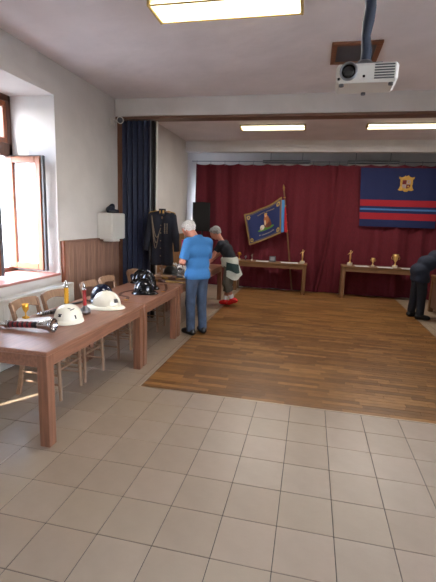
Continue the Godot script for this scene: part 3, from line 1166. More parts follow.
func wave(x: float, y: float) -> float:
	return 0.012 * sin(x * 5.5 + 0.6) + 0.008 * sin(x * 13.0 + y * 0.6)

func banner() -> void:
	var O := Vector3(1.02, 1.67, -10.27)
	var W := 1.72
	var H := 1.32
	var t := thing("banner", "navy banner with red and light blue stripes and a gold crest", "banner", O)
	var skew := 0.08
	var f := func(x: float, y: float, dz: float) -> Vector3:
		return Vector3(x + skew * (1.0 - y / H) * (1.0 - x / W), y, wave(x, y) + dz)
	var s := ST()
	sheet(s, 40, 14, func(u: float, v: float) -> Vector3: return f.call(u * W, v * H, 0.0), 0.005)
	put("cloth", s, mt.navy_cloth, t)
	for q in [[0.465, 0.61, "banner_red", "red stripe"], [0.375, 0.415, "banner_blue", "light blue stripe"], [0.165, 0.315, "banner_red", "red stripe"]]:
		s = ST()
		sheet(s, 40, 2, func(u: float, v: float) -> Vector3: return f.call(u * (W - 0.002) + 0.001, lerpf(q[0], q[1], v), 0.0045), 0.003)
		put("stripe", s, mt[q[2]], t).set_meta("label", q[3])
	# crest: ornate gold cartouche round a quartered shield
	var c: Vector3 = f.call(1.0, 0.965, 0.006)
	var out := PackedVector2Array()
	for p in [[0, 0.185], [0.03, 0.2], [0.06, 0.165], [0.11, 0.15], [0.165, 0.165], [0.16, 0.125], [0.13, 0.10], [0.135, 0.04], [0.125, -0.03], [0.14, -0.08], [0.165, -0.125], [0.12, -0.145], [0.06, -0.135], [0.03, -0.165]]:
		out.append(Vector2(p[0], p[1]))
	for k in range(out.size() - 1, 0, -1):
		out.append(Vector2(-out[k].x, out[k].y))
	out.append(Vector2(-0.02, 0.17))
	s = ST()
	prism(s, out, 0.012, Transform3D(Basis(), c))
	var g := put("gold_crest", s, mt.gold_paint, t)
	var cols := [mt.shield_red, mt.shield_pale, mt.shield_pale, mt.shield_red]
	for k in 4:
		var x0 := -0.085 if k % 2 == 0 else 0.002
		var y0 := 0.0 if k < 2 else -0.095
		var poly := PackedVector2Array([Vector2(x0, y0), Vector2(x0 + 0.083, y0), Vector2(x0 + 0.083, y0 + 0.09), Vector2(x0, y0 + 0.09)])
		if k == 2:
			poly = PackedVector2Array([Vector2(x0, y0 + 0.09), Vector2(x0, y0 + 0.04), Vector2(x0 + 0.035, y0 + 0.01), Vector2(x0 + 0.083, y0), Vector2(x0 + 0.083, y0 + 0.09)])
		elif k == 3:
			poly = PackedVector2Array([Vector2(x0, y0 + 0.09), Vector2(x0, y0), Vector2(x0 + 0.048, y0 + 0.01), Vector2(x0 + 0.083, y0 + 0.04), Vector2(x0 + 0.083, y0 + 0.09)])
		s = ST()
		prism(s, poly, 0.006, Transform3D(Basis(), c + Vector3(0, 0, 0.008)))
		put("shield_quarter", s, cols[k], g)
		s = ST()
		lathe(s, [Vector2(0, -0.003), Vector2(0.022, -0.003), Vector2(0.018, 0.006), Vector2(0, 0.008)], 10, Transform3D(Basis(Vector3.RIGHT, Vector3.BACK, Vector3.DOWN), c + Vector3(x0 + 0.041, y0 + 0.048, 0.011)))
		put("charge", s, cols[3 - k] if k % 2 == 0 else mt.gold_paint, g)
	for k in 9:
		s = ST()
		var a := TAU * k / 9.0
		lathe(s, [Vector2(0, -0.004), Vector2(0.017, -0.002), Vector2(0.011, 0.008), Vector2(0, 0.011)], 8, Transform3D(Basis(Vector3.RIGHT, Vector3.BACK, Vector3.DOWN), c + Vector3(0.12 * cos(a), 0.125 * sin(a) + 0.005, 0.006)))
		put("scroll", s, mt.gold_paint, g)

func flag_image() -> ImageTexture:
	var im := Image.create(256, 192, false, Image.FORMAT_RGB8)
	var navy := Color(0.07, 0.13, 0.34)
	var gold := Color(0.55, 0.43, 0.22)
	im.fill(gold)
	im.fill_rect(Rect2i(7, 7, 242, 178), navy)
	im.fill_rect(Rect2i(11, 11, 234, 2), gold)
	im.fill_rect(Rect2i(11, 179, 234, 2), gold)
	im.fill_rect(Rect2i(11, 11, 2, 170), gold)
	im.fill_rect(Rect2i(243, 11, 2, 170), gold)
	var disc := func(cx: float, cy: float, rx: float, ry: float, c: Color) -> void:
		for y in range(maxi(0, int(cy - ry)), mini(191, int(cy + ry)) + 1):
			for x in range(maxi(0, int(cx - rx)), mini(255, int(cx + rx)) + 1):
				if pow((x - cx) / rx, 2) + pow((y - cy) / ry, 2) <= 1.0:
					im.set_pixel(x, y, c)
	# green mound, figure in a brown cloak, white building at its foot
	disc.call(140.0, 128.0, 62.0, 10.0, Color(0.30, 0.48, 0.14))
	disc.call(112.0, 114.0, 17.0, 15.0, Color(0.80, 0.76, 0.70))
	disc.call(104.0, 122.0, 8.0, 8.0, Color(0.72, 0.62, 0.55))
	disc.call(152.0, 96.0, 25.0, 30.0, Color(0.45, 0.24, 0.14))
	disc.call(146.0, 76.0, 19.0, 26.0, Color(0.62, 0.36, 0.20))
	disc.call(166.0, 112.0, 18.0, 15.0, Color(0.36, 0.17, 0.12))
	disc.call(136.0, 92.0, 7.0, 16.0, Color(0.78, 0.66, 0.52))
	disc.call(143.0, 49.0, 10.0, 11.0, Color(0.80, 0.58, 0.42))
	disc.call(144.0, 40.0, 11.0, 6.0, Color(0.72, 0.55, 0.25))
	# illegible gold stitching in two curved lines
	for k in 20:
		var x := 88 + k * 6
		var y := 30 - int(7.0 * sin(PI * k / 19.0))
		if k != 9:
			im.fill_rect(Rect2i(x, y + (k * 7) % 3, 3, 7 - (k * 5) % 3), Color(0.62, 0.53, 0.34))
		y = 152 + int(5.0 * sin(PI * k / 19.0))
		if k != 3:
			im.fill_rect(Rect2i(x - 4, y + (k * 5) % 3, 3, 8 - (k * 7) % 3), Color(0.66, 0.62, 0.52))
	# gold sprays in the corners
	for q in [[24.0, 24.0], [232.0, 24.0], [24.0, 168.0], [232.0, 168.0]]:
		for k in 7:
			var a := k * 0.9
			disc.call(q[0] + 9.0 * cos(a), q[1] + 9.0 * sin(a), 4.0, 5.0, Color(0.66, 0.55, 0.28))
	return ImageTexture.create_from_image(im)

func flag() -> void:
	var A := Vector3(-0.36, 0.0, -10.30)
	var B := Vector3(-0.70, 2.44, -10.26)
	var t := thing("standard_flag", "navy embroidered flag with gold fringe on a leaning wooden pole", "flag", A)
	var s := ST()
	tube(s, [Vector3.ZERO, B - A], [0.019, 0.016], 12)
	put("pole", s, mt.far_y, t)
	var d := (B - A).normalized()
	var x := d.cross(Vector3.BACK).normalized()
	s = ST()
	lathe(s, [Vector2(0, 0), Vector2(0.022, 0), Vector2(0.024, 0.02), Vector2(0.012, 0.03), Vector2(0.028, 0.06), Vector2(0.018, 0.1), Vector2(0, 0.15)], 10, Transform3D(Basis(x, d, x.cross(d)), B - A))
	put("finial", s, mt.old_brass, t)
	var TL := Vector3(-1.62, 1.84, -10.16)
	var BL := Vector3(-1.455, 1.11, -10.16)
	var TR := Vector3(-0.74, 2.27, -10.20)
	var BR := Vector3(-0.715, 1.44, -10.20)
	var cloth := func(u: float, v: float) -> Vector3:
		var p := (BL.lerp(BR, u)).lerp(TL.lerp(TR, u), v) - A
		p.y -= 0.05 * sin(PI * u) * (0.3 + 0.7 * v) + 0.012 * sin(u * 11.0) * v
		p.z += 0.028 * sin(u * 8.0 + v * 1.5) * (1.0 - 0.6 * u)
		return p
	s = ST()
	sheet(s, 28, 20, cloth, 0.006, true)
	var m := mat("flag", Color.WHITE, 0.75)
	m.albedo_texture = flag_image()
	var fc := put("flag_cloth", s, m, t)
	s = ST()
	for e in [[0, 0, 1, 0], [0, 0, 0, 1], [0, 1, 1, 1]]:
		var pts := []
		for k in 25:
			var f := k / 24.0
			pts.append(cloth.call(lerpf(e[0], e[2], f), lerpf(e[1], e[3], f)))
		tube(s, pts, [0.016], 6)
	put("gold_fringe", s, mt.fringe, fc)
	for k in 5:
		s = ST()
		var f := k / 4.0
		lathe(s, [Vector2(0.02, -0.008), Vector2(0.026, 0), Vector2(0.02, 0.008)], 10, Transform3D(Basis(x, d, x.cross(d)), d * lerpf(1.5, 2.3, f)))
		put("ring", s, mt.brass, t)
	s = ST()
	sheet(s, 6, 12, func(u: float, v: float) -> Vector3:
		var top := Vector3(-0.705, 2.22, -10.235)
		return top.lerp(Vector3(lerpf(-0.71, -0.60, u), 1.44 + 0.03 * u, -10.225 + 0.015 * sin(u * 6.0)), 1.0 - v) - A + Vector3(lerpf(-0.035, 0.03, u) * (v), 0, 0), 0.004)
	put("blue_ribbon", s, mt.ribbon_blue, t)
	s = ST()
	sheet(s, 6, 12, func(u: float, v: float) -> Vector3:
		return Vector3(lerpf(-0.60, -0.645, v) + lerpf(-0.035, 0.045, u) * (1.0 - 0.6 * v), lerpf(1.45, 2.05, v), -10.21 + 0.02 * sin(u * 5.0)) - A, 0.004)
	put("red_ribbon", s, mt.ribbon_red, t)

func loudspeaker() -> void:
	var c := Vector3(-2.66, 1.40, -10.06)
	var t := thing("loudspeaker", "tall black loudspeaker on a stand at the left end of the curtain", "loudspeaker", c)
	var poly := PackedVector2Array([Vector2(-0.225, 0.13), Vector2(0.225, 0.13), Vector2(0.15, -0.16), Vector2(-0.15, -0.16)])
	var s := ST()
	prism(s, poly, 0.70, Transform3D(Basis(Vector3.RIGHT, Vector3.BACK, Vector3.DOWN), Vector3(0, 0.35, 0)))
	put("cabinet", s, mt.speaker_black, t)
	s = ST()
	cbox(s, Vector3(0, 0.35, 0.138), Vector3(0.42, 0.66, 0.014), 0.005)
	put("grille", s, mt.black, t)
	s = ST()
	cbox(s, Vector3(0, 0.705, 0), Vector3(0.12, 0.012, 0.04), 0.004)
	put("handle", s, mt.black_rubber, t)
	t = thing("speaker_stand", "black tripod stand under the loudspeaker, mostly behind the visitors", "stand", Vector3(c.x, 0, c.z))
	s = ST()
	tube(s, [Vector3(0, 0.12, 0), Vector3(0, 1.40, 0)], [0.018], 10)
	put("pole", s, mt.black, t)
	for k in 3:
		var a := TAU * k / 3.0 + 0.4
		var e := Vector3(cos(a), 0, sin(a)) * 0.2
		s = ST()
		tube(s, [Vector3(0, 0.55, 0), e + Vector3(0, 0.01, 0)], [0.011], 8)
		put("leg", s, mt.black, t)

# ------------------------------------------------------------------ small things
func figure_trophy(n: String, label: String, at: Vector3, h: float, base: Material, fig: Material, group := "") -> void:
	var t := thing(n, label, "trophy", at, rng.randf_range(-0.3, 0.3), group)
	var s := ST()
	cbox(s, Vector3(0, h * 0.09, 0), Vector3(h * 0.30, h * 0.18, h * 0.24), 0.006)
	put("base", s, base, t)
	s = ST()
	lathe(s, [Vector2(0, h * 0.18), Vector2(h * 0.09, h * 0.18), Vector2(h * 0.06, h * 0.22), Vector2(h * 0.035, h * 0.30), Vector2(h * 0.05, h * 0.42), Vector2(h * 0.075, h * 0.45), Vector2(0, h * 0.46)], 14)
	put("column", s, fig, t)
	var k := h
	var b := [
		[Vector3(-0.025, 0.46, 0) * k, Vector3(-0.03, 0.62, 0.01) * k, 0.030 * k, 0.035 * k],
		[Vector3(0.03, 0.46, 0) * k, Vector3(0.02, 0.62, 0) * k, 0.030 * k, 0.035 * k],
		[Vector3(0, 0.62, 0) * k, Vector3(0, 0.80, 0) * k, 0.045 * k, 0.055 * k],
		[Vector3(0, 0.93, 0) * k, Vector3(0, 0.94, 0) * k, 0.05 * k, 0.045 * k],
		[Vector3(-0.06, 0.80, 0) * k, Vector3(-0.15, 0.70, 0.05) * k, 0.026 * k, 0.02 * k],
		[Vector3(0.06, 0.80, 0) * k, Vector3(0.13, 0.93, 0.04) * k, 0.026 * k, 0.02 * k]]
	put("figure", blob_mesh(b, 0.012 * k, 0.022 * k), fig, t)

func cup_trophy(n: String, label: String, at: Vector3, h: float, base: Material, m: Material, group := "") -> void:
	var t := thing(n, label, "trophy", at, rng.randf_range(-0.3, 0.3), group)
	var s := ST()
	cbox(s, Vector3(0, h * 0.09, 0), Vector3(h * 0.34, h * 0.18, h * 0.34), 0.005)
	put("base", s, base, t)
	s = ST()
	lathe(s, [Vector2(0, h * 0.18), Vector2(h * 0.12, h * 0.18), Vector2(h * 0.05, h * 0.25), Vector2(h * 0.035, h * 0.40), Vector2(h * 0.07, h * 0.46), Vector2(h * 0.15, h * 0.60), Vector2(h * 0.19, h * 0.80), Vector2(h * 0.21, h), Vector2(h * 0.195, h), Vector2(h * 0.17, h * 0.78), Vector2(h * 0.1, h * 0.56), Vector2(0, h * 0.5)], 18)
	put("cup", s, m, t)
	for sx in [-1.0, 1.0]:
		s = ST()
		var pts := []
		for k in 9:
			var a := -1.1 + 2.6 * k / 8.0
			pts.append(Vector3(sx * (h * 0.15 + h * 0.13 * cos(a)), h * 0.74 + h * 0.15 * sin(a), 0))
		tube(s, pts, [h * 0.018], 6)
		put("handle", s, m, t)

func plaque(label: String, at: Vector3) -> void:
	var t := thing("award_plaque", label, "plaque", at, 0.1)
	var b := Basis(Vector3.RIGHT, deg_to_rad(-14))
	var s := ST()
	cbox(s, Vector3(0, 0.067, 0), Vector3(0.15, 0.135, 0.014), 0.004, b)
	put("board", s, mt.grey_panel, t)
	s = ST()
	cbox(s, Vector3(0, 0.07, 0) + b * Vector3(0, 0, 0.008), Vector3(0.1, 0.085, 0.004), 0.001, b)
	put("plate", s, mt.plate, t)
	s = ST()
	cbox(s, Vector3(0, 0.022, -0.035), Vector3(0.03, 0.05, 0.05), 0.003)
	put("strut", s, mt.grey_panel, t)

func sheets(n: String, label: String, at: Vector3, turn: float, w: float, d: float, count: int, group := "") -> void:
	var s := ST()
	for k in count:
		var b := Basis(Vector3.UP, turn + 0.14 * k)
		sheet(s, 6, 6, func(u: float, v: float) -> Vector3:
			return b * Vector3((u - 0.5) * w, 0.002 + k * 0.0025 + 0.006 * pow(absf(u - 0.5) * 2.0, 3) * v, (v - 0.5) * -d), 0.0012)
	tag(put(n, s, mt.paper, null, at), label, "paper", group)

# fire hose nozzle along +y from its tip downward: y = 0 at the wide end
func hose_nozzle(label: String, L: float, bell: float, r: float, body: Material, xf: Transform3D, stripes: Material, bell_m: Material) -> void:
	var t := thing("hose_nozzle", label, "nozzle", xf.origin, 0.0, "hose nozzles on the near table")
	var q := Transform3D(xf.basis, Vector3.ZERO)
	var s := ST()
	lathe(s, [Vector2(0, 0.03), Vector2(bell * 0.75, 0.022), Vector2(bell * 0.85, 0.0), Vector2(bell, 0.004), Vector2(bell, 0.028), Vector2(bell * 0.8, 0.05), Vector2(r * 1.25, L * 0.23), Vector2(r * 1.25, L * 0.27), Vector2(0, L * 0.27)], 20, q)
	put("bell", s, bell_m, t)
	s = ST()
	for k in 12:
		var a := TAU * k / 12.0
		lathe(s, [Vector2(0.0, -0.008), Vector2(bell * 0.12, -0.006), Vector2(bell * 0.12, 0.008), Vector2(0, 0.008)], 6, q * Transform3D(Basis(), Vector3(cos(a), 0, sin(a)) * bell * 0.86 + Vector3(0, 0.008, 0)))
	put("spray_teeth", s, mt.black_rubber, t)
	s = ST()
	lathe(s, [Vector2(0, L * 0.27), Vector2(r, L * 0.27), Vector2(r * 1.08, L * 0.32), Vector2(r, L * 0.36), Vector2(r * 1.0, L * 0.76), Vector2(r * 1.05, L * 0.78), Vector2(0, L * 0.78)], 18, q)
	put("grip", s, body, t)
	s = ST()
	for k in 5:
		var y := L * (0.37 + k * 0.085)
		lathe(s, [Vector2(r, y), Vector2(r * 1.07, y + 0.004), Vector2(r * 1.07, y + L * 0.045), Vector2(r, y + L * 0.05)], 18, q)
	put("grip_bands", s, stripes, t)
	s = ST()
	lathe(s, [Vector2(0, L * 0.78), Vector2(r * 1.2, L * 0.78), Vector2(r * 1.2, L * 0.84), Vector2(r * 0.8, L * 0.86), Vector2(r * 0.75, L * 0.95), Vector2(r * 0.6, L), Vector2(0, L)], 18, q)
	put("coupling", s, mt.chrome, t)

func helmet(label: String, at: Vector3, turn: float, h: float, rx: float, rz: float, m: Material, flare: float, peak: float, nape: float, group: String) -> Node3D:
	var t := thing("fire_helmet", label, "helmet", at, turn, group)
	var prof := []
	for k in 13:
		var a := PI * 0.5 * k / 12.0
		prof.append(Vector2(pow(cos(a), 0.85), 0.028 / h + pow(sin(a), 0.95) * (1.0 - 0.028 / h)))
	prof[12] = Vector2(0, 1)
	var s := ST()
	lathe(s, prof, 32, Transform3D(Basis(Vector3(rx, 0, 0), Vector3(0, h, 0), Vector3(0, 0, rz)), Vector3.ZERO))
	put("shell", s, m, t)
	s = ST()
	sheet(s, 40, 4, func(u: float, v: float) -> Vector3:
		var a := u * TAU
		var w := flare + peak * pow(maxf(0.0, cos(a)), 2.0) + nape * pow(maxf(0.0, -cos(a)), 1.5)
		var p := Vector3(cos(a) * rx, 0.034, -sin(a) * rz)
		var o := Vector3(cos(a), 0, -sin(a))
		return p - o * 0.003 + o * w * v + Vector3.DOWN * (0.030 * v * v), 0.005)
	put("brim", s, m, t)
	return t

# a point on the shell, for badges
func badge(t: Node3D, n: String, az: float, el: float, h: float, rx: float, rz: float, w: float, hh: float, m: Material, roll := 0.0) -> void:
	var p := Vector3(pow(cos(el), 0.85) * cos(az) * rx, 0.028 + pow(sin(el), 0.95) * (h - 0.028), -pow(cos(el), 0.85) * sin(az) * rz)
	var o := Vector3(cos(az) * cos(el), sin(el), -sin(az) * cos(el)).normalized()
	var x := Vector3.UP.cross(o).normalized()
	var b := Basis(x, o.cross(x), o) * Basis(Vector3.BACK, roll)
	var s := ST()
	cbox(s, p, Vector3(w, hh, 0.008), 0.002, b)
	put(n, s, m, t)

func belt(label: String, pts: Array, y: float, w: float, m: Material, group := "") -> void:
	var c := Curve3D.new()
	for i in pts.size():
		var p := Vector3(pts[i].x, y + pts[i].y, pts[i].z)
		var tan: Vector3 = (pts[mini(i + 1, pts.size() - 1)] - pts[maxi(i - 1, 0)]) * 0.22
		c.add_point(p, -tan, tan)
	var L := c.get_baked_length()
	var s := ST()
	var at := c.sample_baked(0)
	sheet(s, 40, 2, func(u: float, v: float) -> Vector3:
		var p := c.sample_baked(u * L, true)
		var d := (c.sample_baked(minf(u * L + 0.01, L), true) - c.sample_baked(maxf(u * L - 0.01, 0), true))
		d.y = 0
		return p + d.normalized().cross(Vector3.UP) * (v - 0.5) * w - at, 0.006)
	var t := thing("leather_belt", label, "belt", at, 0.0, group)
	put("strap", s, m, t)
	s = ST()
	cbox(s, Vector3(0, 0.004, 0), Vector3(w * 1.3, 0.008, 0.035), 0.002)
	put("buckle", s, mt.brass, t)

func table_things() -> void:
	var T := 0.755
	# near table
	var lie := func(a: Vector3, dir: Vector3) -> Transform3D:
		var y := dir.normalized()
		var z := y.cross(Vector3.UP).normalized()
		return Transform3D(Basis(y.cross(z), y, z), a)
	hose_nozzle("large chrome hose nozzle with red and black grip lying at the near table end", 0.54, 0.062, 0.026, mt.black, lie.call(Vector3(-2.03, T + 0.063, -2.94), Vector3(-1, -0.062, 0.03)), mt.dark_red, mt.chrome)
	hose_nozzle("upright yellow hose nozzle standing behind the first white helmet", 0.315, 0.034, 0.021, mt.yellow, Transform3D(Basis(), Vector3(-2.335, T + 0.009, -3.6)), mt.yellow, mt.black)
	hose_nozzle("upright hose nozzle with red tube standing between the two white helmets", 0.30, 0.054, 0.017, mt.red, Transform3D(Basis(Vector3.BACK, 0.03), Vector3(-2.13, T + 0.009, -3.6)), mt.red, mt.steel)
	hose_nozzle("short dark hose nozzle lying between the paper and first white helmet", 0.20, 0.026, 0.018, mt.black, lie.call(Vector3(-2.40, T + 0.027, -3.52), Vector3(-0.45, -0.03, 0.9)), mt.steel, mt.gasket)
	sheets("paper_sheets", "crumpled white paper sheets lying under the large red and black nozzle", Vector3(-2.42, T, -3.2), 0.3, 0.28, 0.2, 3)
	cup_trophy("small_trophy", "small golden cup trophy at left edge of the near table", Vector3(-2.53, T, -3.24), 0.145, mt.gold, mt.gold)
	var g := "helmets on the display tables"
	var t := helmet("round white helmet with black markings nearest on the table", Vector3(-2.12, T, -3.29), deg_to_rad(-75), 0.165, 0.135, 0.125, mt.helmet_white, 0.012, 0.015, 0.01, g)
	for q in [[0.75, 0.85, 0.045, 0.007, 0.3], [0.45, 0.95, 0.03, 0.006, -0.4], [0.85, 0.28, 0.012, 0.035, 0.2]]:
		badge(t, "black_marking", q[0], q[1], 0.165, 0.135, 0.125, q[2], q[3], mt.black, q[4])
	for q in [[-0.35, 0.42, 0.012, 0.034, 0.7], [-0.30, 0.42, 0.012, 0.034, -0.7], [-0.33, 0.36, 0.03, 0.008, 0.0]]:
		badge(t, "emblem_bar", q[0], q[1], 0.165, 0.135, 0.125, q[2], q[3], mt.black, q[4])
	t = helmet("white brimmed helmet with a small grey badge, second along the table", Vector3(-2.07, T, -3.93), deg_to_rad(190), 0.185, 0.15, 0.125, mt.helmet_white, 0.02, 0.075, 0.03, g)
	badge(t, "badge", PI - 0.55, 0.42, 0.185, 0.15, 0.125, 0.045, 0.04, mt.steel)
	var s := ST()
	tube(s, [Vector3(0.155, 0.03, 0), Vector3(0.10, 0.125, 0), Vector3(0.0, 0.187, 0), Vector3(-0.1, 0.13, 0), Vector3(-0.155, 0.03, 0)], [0.008], 8)
	put("ridge", s, mt.helmet_white, t)
	t = helmet("dark blue glossy helmet behind the second white helmet", Vector3(-2.28, T, -4.22), deg_to_rad(-60), 0.20, 0.145, 0.13, mt.blue_gloss, 0.012, 0.03, 0.03, g)
	badge(t, "badge", 0.3, 0.5, 0.20, 0.145, 0.13, 0.045, 0.05, mt.steel)
	var bl := [["black glossy helmet with a low comb, nearest of the black ones", Vector3(-2.02, T, -4.84), 200.0], ["black combed helmet standing just behind the nearest black helmet", Vector3(-2.13, T, -5.22), 160.0], ["third black helmet, farthest back beside the wooden chairs", Vector3(-2.40, T, -5.62), 215.0]]
	for q in bl:
		t = helmet(q[0], q[1], deg_to_rad(q[2]), 0.185 if q[2] != 160.0 else 0.24, 0.125, 0.108, mt.black_gloss, 0.010, 0.03, 0.045, g)
		var hh := 0.185 if q[2] != 160.0 else 0.24
		s = ST()
		var pts := []
		for k in 11:
			var a := PI * (0.12 + 0.76 * k / 10.0)
			pts.append(Vector3(0.125 * cos(a), 0.028 + (hh - 0.02) * pow(sin(a), 0.95), 0))
		tube(s, pts, [0.011], 8)
		put("comb", s, mt.black_gloss, t)
		badge(t, "badge", 0.0, 0.35, hh, 0.125, 0.108, 0.04, 0.05, mt.steel)
	belt("dark leather strap curling between white and black helmets", [Vector3(-2.05, 0.006, -4.36), Vector3(-2.12, 0.004, -4.55), Vector3(-2.25, 0.004, -4.62), Vector3(-2.3, 0.004, -4.85), Vector3(-2.24, 0.004, -5.02)], T, 0.035, mt.leather)
	belt("dark leather strap looping beyond the black helmets near the table edge", [Vector3(-1.84, 0.006, -5.03), Vector3(-1.86, 0.006, -5.2), Vector3(-1.95, 0.05, -5.38), Vector3(-2.1, 0.004, -5.44)], T, 0.035, mt.leather)
	belt("black strap lying on the table left of the dark blue helmet", [Vector3(-2.52, 0.006, -3.86), Vector3(-2.46, 0.012, -4.02), Vector3(-2.45, 0.006, -4.2)], T, 0.045, mt.black)
	# farther tables
	var names := ["long dull brass hose branch lying beyond the black helmets", "second brass hose branch lying behind the first one"]
	for k in 2:
		t = thing("brass_branch", names[k], "nozzle", Vector3(-2.28 + 0.06 * k, T + 0.028, -5.78 - 0.26 * k), 0.0, "old brass branches on the third table")
		s = ST()
		lathe(s, [Vector2(0, 0), Vector2(0.026, 0), Vector2(0.026, 0.05), Vector2(0.02, 0.06), Vector2(0.021, 0.25), Vector2(0.012, 0.5), Vector2(0.014, 0.52), Vector2(0, 0.52)], 14, lie.call(Vector3.ZERO, Vector3(0.97, 0, 0.1 - 0.1 * k)))
		put("tube", s, mt.old_brass, t)
		s = ST()
		lathe(s, [Vector2(0.02, 0.1), Vector2(0.0235, 0.1), Vector2(0.0235, 0.22), Vector2(0.02, 0.22)], 14, lie.call(Vector3.ZERO, Vector3(0.97, 0, 0.1 - 0.1 * k)))
		put("grip", s, mt.leather, t)
	t = helmet("old dark grey helmet beside white papers on the third table", Vector3(-2.28, T, -6.62), deg_to_rad(200), 0.165, 0.125, 0.11, mt.old_helmet, 0.014, 0.04, 0.06, g)
	s = ST()
	tube(s, [Vector3(0.105, 0.09, 0), Vector3(0.07, 0.152, 0), Vector3(0, 0.176, 0), Vector3(-0.07, 0.152, 0), Vector3(-0.105, 0.09, 0)], [0.012], 8)
	put("comb", s, mt.old_brass, t)
	# hand lantern
	t = thing("hand_lantern", "small dark hand lantern with a hoop handle by the man's elbow", "lantern", Vector3(-2.02, T, -6.3))
	s = ST()
	lathe(s, [Vector2(0, 0), Vector2(0.055, 0), Vector2(0.058, 0.03), Vector2(0.04, 0.04), Vector2(0.04, 0.045), Vector2(0, 0.045)], 16)
	lathe(s, [Vector2(0, 0.14), Vector2(0.045, 0.14), Vector2(0.03, 0.165), Vector2(0.015, 0.175), Vector2(0, 0.18)], 16)
	put("body", s, mt.gasket, t)
	s = ST()
	lathe(s, [Vector2(0.036, 0.045), Vector2(0.042, 0.09), Vector2(0.036, 0.14)], 16)
	put("glass", s, mt.glass, t)
	s = ST()
	var hoop := []
	for k in 13:
		var a := PI * k / 12.0
		hoop.append(Vector3(0.06 * cos(a), 0.10 + 0.15 * sin(a), 0))
	tube(s, hoop, [0.005], 6)
	put("hoop_handle", s, mt.gasket, t)
	# white cloth bundles
	for q in [["small crumpled white cloth on the third table behind the old grey helmet", Vector3(-2.51, T, -6.92), 0.08], ["crumpled white cloth in front of the man in blue", Vector3(-2.0, T, -6.78), 0.13], ["large crumpled white cloth on the third table under the coat sleeve", Vector3(-2.28, T, -6.98), 0.15], ["crumpled white cloth on the fourth table beyond the man in blue", Vector3(-2.38, T, -7.42), 0.14], ["small white cloth beside the brass hose branches", Vector3(-2.47, T, -5.95), 0.06]]:
		var b := []
		var r: float = q[2]
		for k in 9:
			var a := k * 2.4
			var p := Vector3(cos(a), 0, sin(a)) * r * sqrt(k / 9.0)
			b.append([p + Vector3(0, r * 0.15, 0), p + Vector3(cos(a * 1.7) * r * 0.5, r * (0.3 + 0.5 * absf(sin(k * 1.9))), sin(a * 1.3) * r * 0.4), r * 0.22, r * 0.12])
		tag(put("white_cloth", blob_mesh(b, 0.008, 0.009, [[Vector3.ZERO, Vector3.DOWN]]), mt.paper, null, q[1]), q[0], "cloth", "white cloths on the display tables")
	sheets("paper_sheets", "white papers spread on the table below the man's elbow", Vector3(-1.91, T, -6.50), 0.5, 0.2, 0.15, 3)
	sheets("paper_sheets", "white papers on the fourth table under the woman's hands", Vector3(-2.0, T, -7.6), 0.2, 0.32, 0.22, 3)
	figure_trophy("figure_trophy", "gold figure trophy on the table in front of the woman's arms", Vector3(-2.22, T, -8.22), 0.3, mt.dark_marble, mt.gold)
	cup_trophy("cup_trophy", "gold cup trophy between the man's back and the woman", Vector3(-2.42, T, -8.0), 0.26, mt.dark_marble, mt.gold)
	# trophy table under the flag
	var L := 0.735
	var z := -10.0
	cup_trophy("cup_trophy", "gold cup trophy at the left end of table under the flag", Vector3(-1.68, L, z), 0.19, mt.marble, mt.gold)
	cup_trophy("cup_trophy", "tiny dark cup, second from left on table under the flag", Vector3(-1.52, L, z), 0.11, mt.dark_marble, mt.steel)
	figure_trophy("figure_trophy", "small silver figure trophy below the flag's lower left corner", Vector3(-1.36, L, z), 0.17, mt.marble, mt.silver)
	plaque("grey square plaque with silver plate left of the flag pole", Vector3(-0.86, L, z))
	figure_trophy("figure_trophy", "pale gold figure trophy at right end of table under the flag", Vector3(-0.15, L, z), 0.34, mt.marble, mt.pale_gold)
	sheets("certificate", "pale certificate sheets lying between plaque and tall figure trophy", Vector3(-0.45, L, z + 0.05), 0.05, 0.4, 0.2, 2)
	sheets("certificate", "pale certificate sheets lying left of the grey plaque", Vector3(-1.1, L, z + 0.05), -0.05, 0.3, 0.2, 2)
	# trophy table under the banner
	L = 0.755
	figure_trophy("figure_trophy", "tall gold figure trophy at left end of table under the banner", Vector3(0.94, L, z), 0.36, mt.marble, mt.pale_gold)
	cup_trophy("cup_trophy", "small gold cup in the middle of table under the banner", Vector3(1.45, L, z), 0.2, mt.marble, mt.pale_gold)
	cup_trophy("cup_trophy", "tall pale gold cup right of the small cup under the banner", Vector3(1.93, L, z), 0.31, mt.marble, mt.pale_gold)
	sheets("certificate", "pale sheets between tall figure trophy and small cup under banner", Vector3(1.2, L, z + 0.08), 0.05, 0.3, 0.2, 2)
	sheets("certificate", "pale sheets between small cup and tall cup under the banner", Vector3(1.7, L, z + 0.08), 0.0, 0.32, 0.2, 2)
	sheets("certificate", "pale sheets beside the bending man's hip", Vector3(2.2, L, z + 0.08), 0.1, 0.3, 0.2, 2)

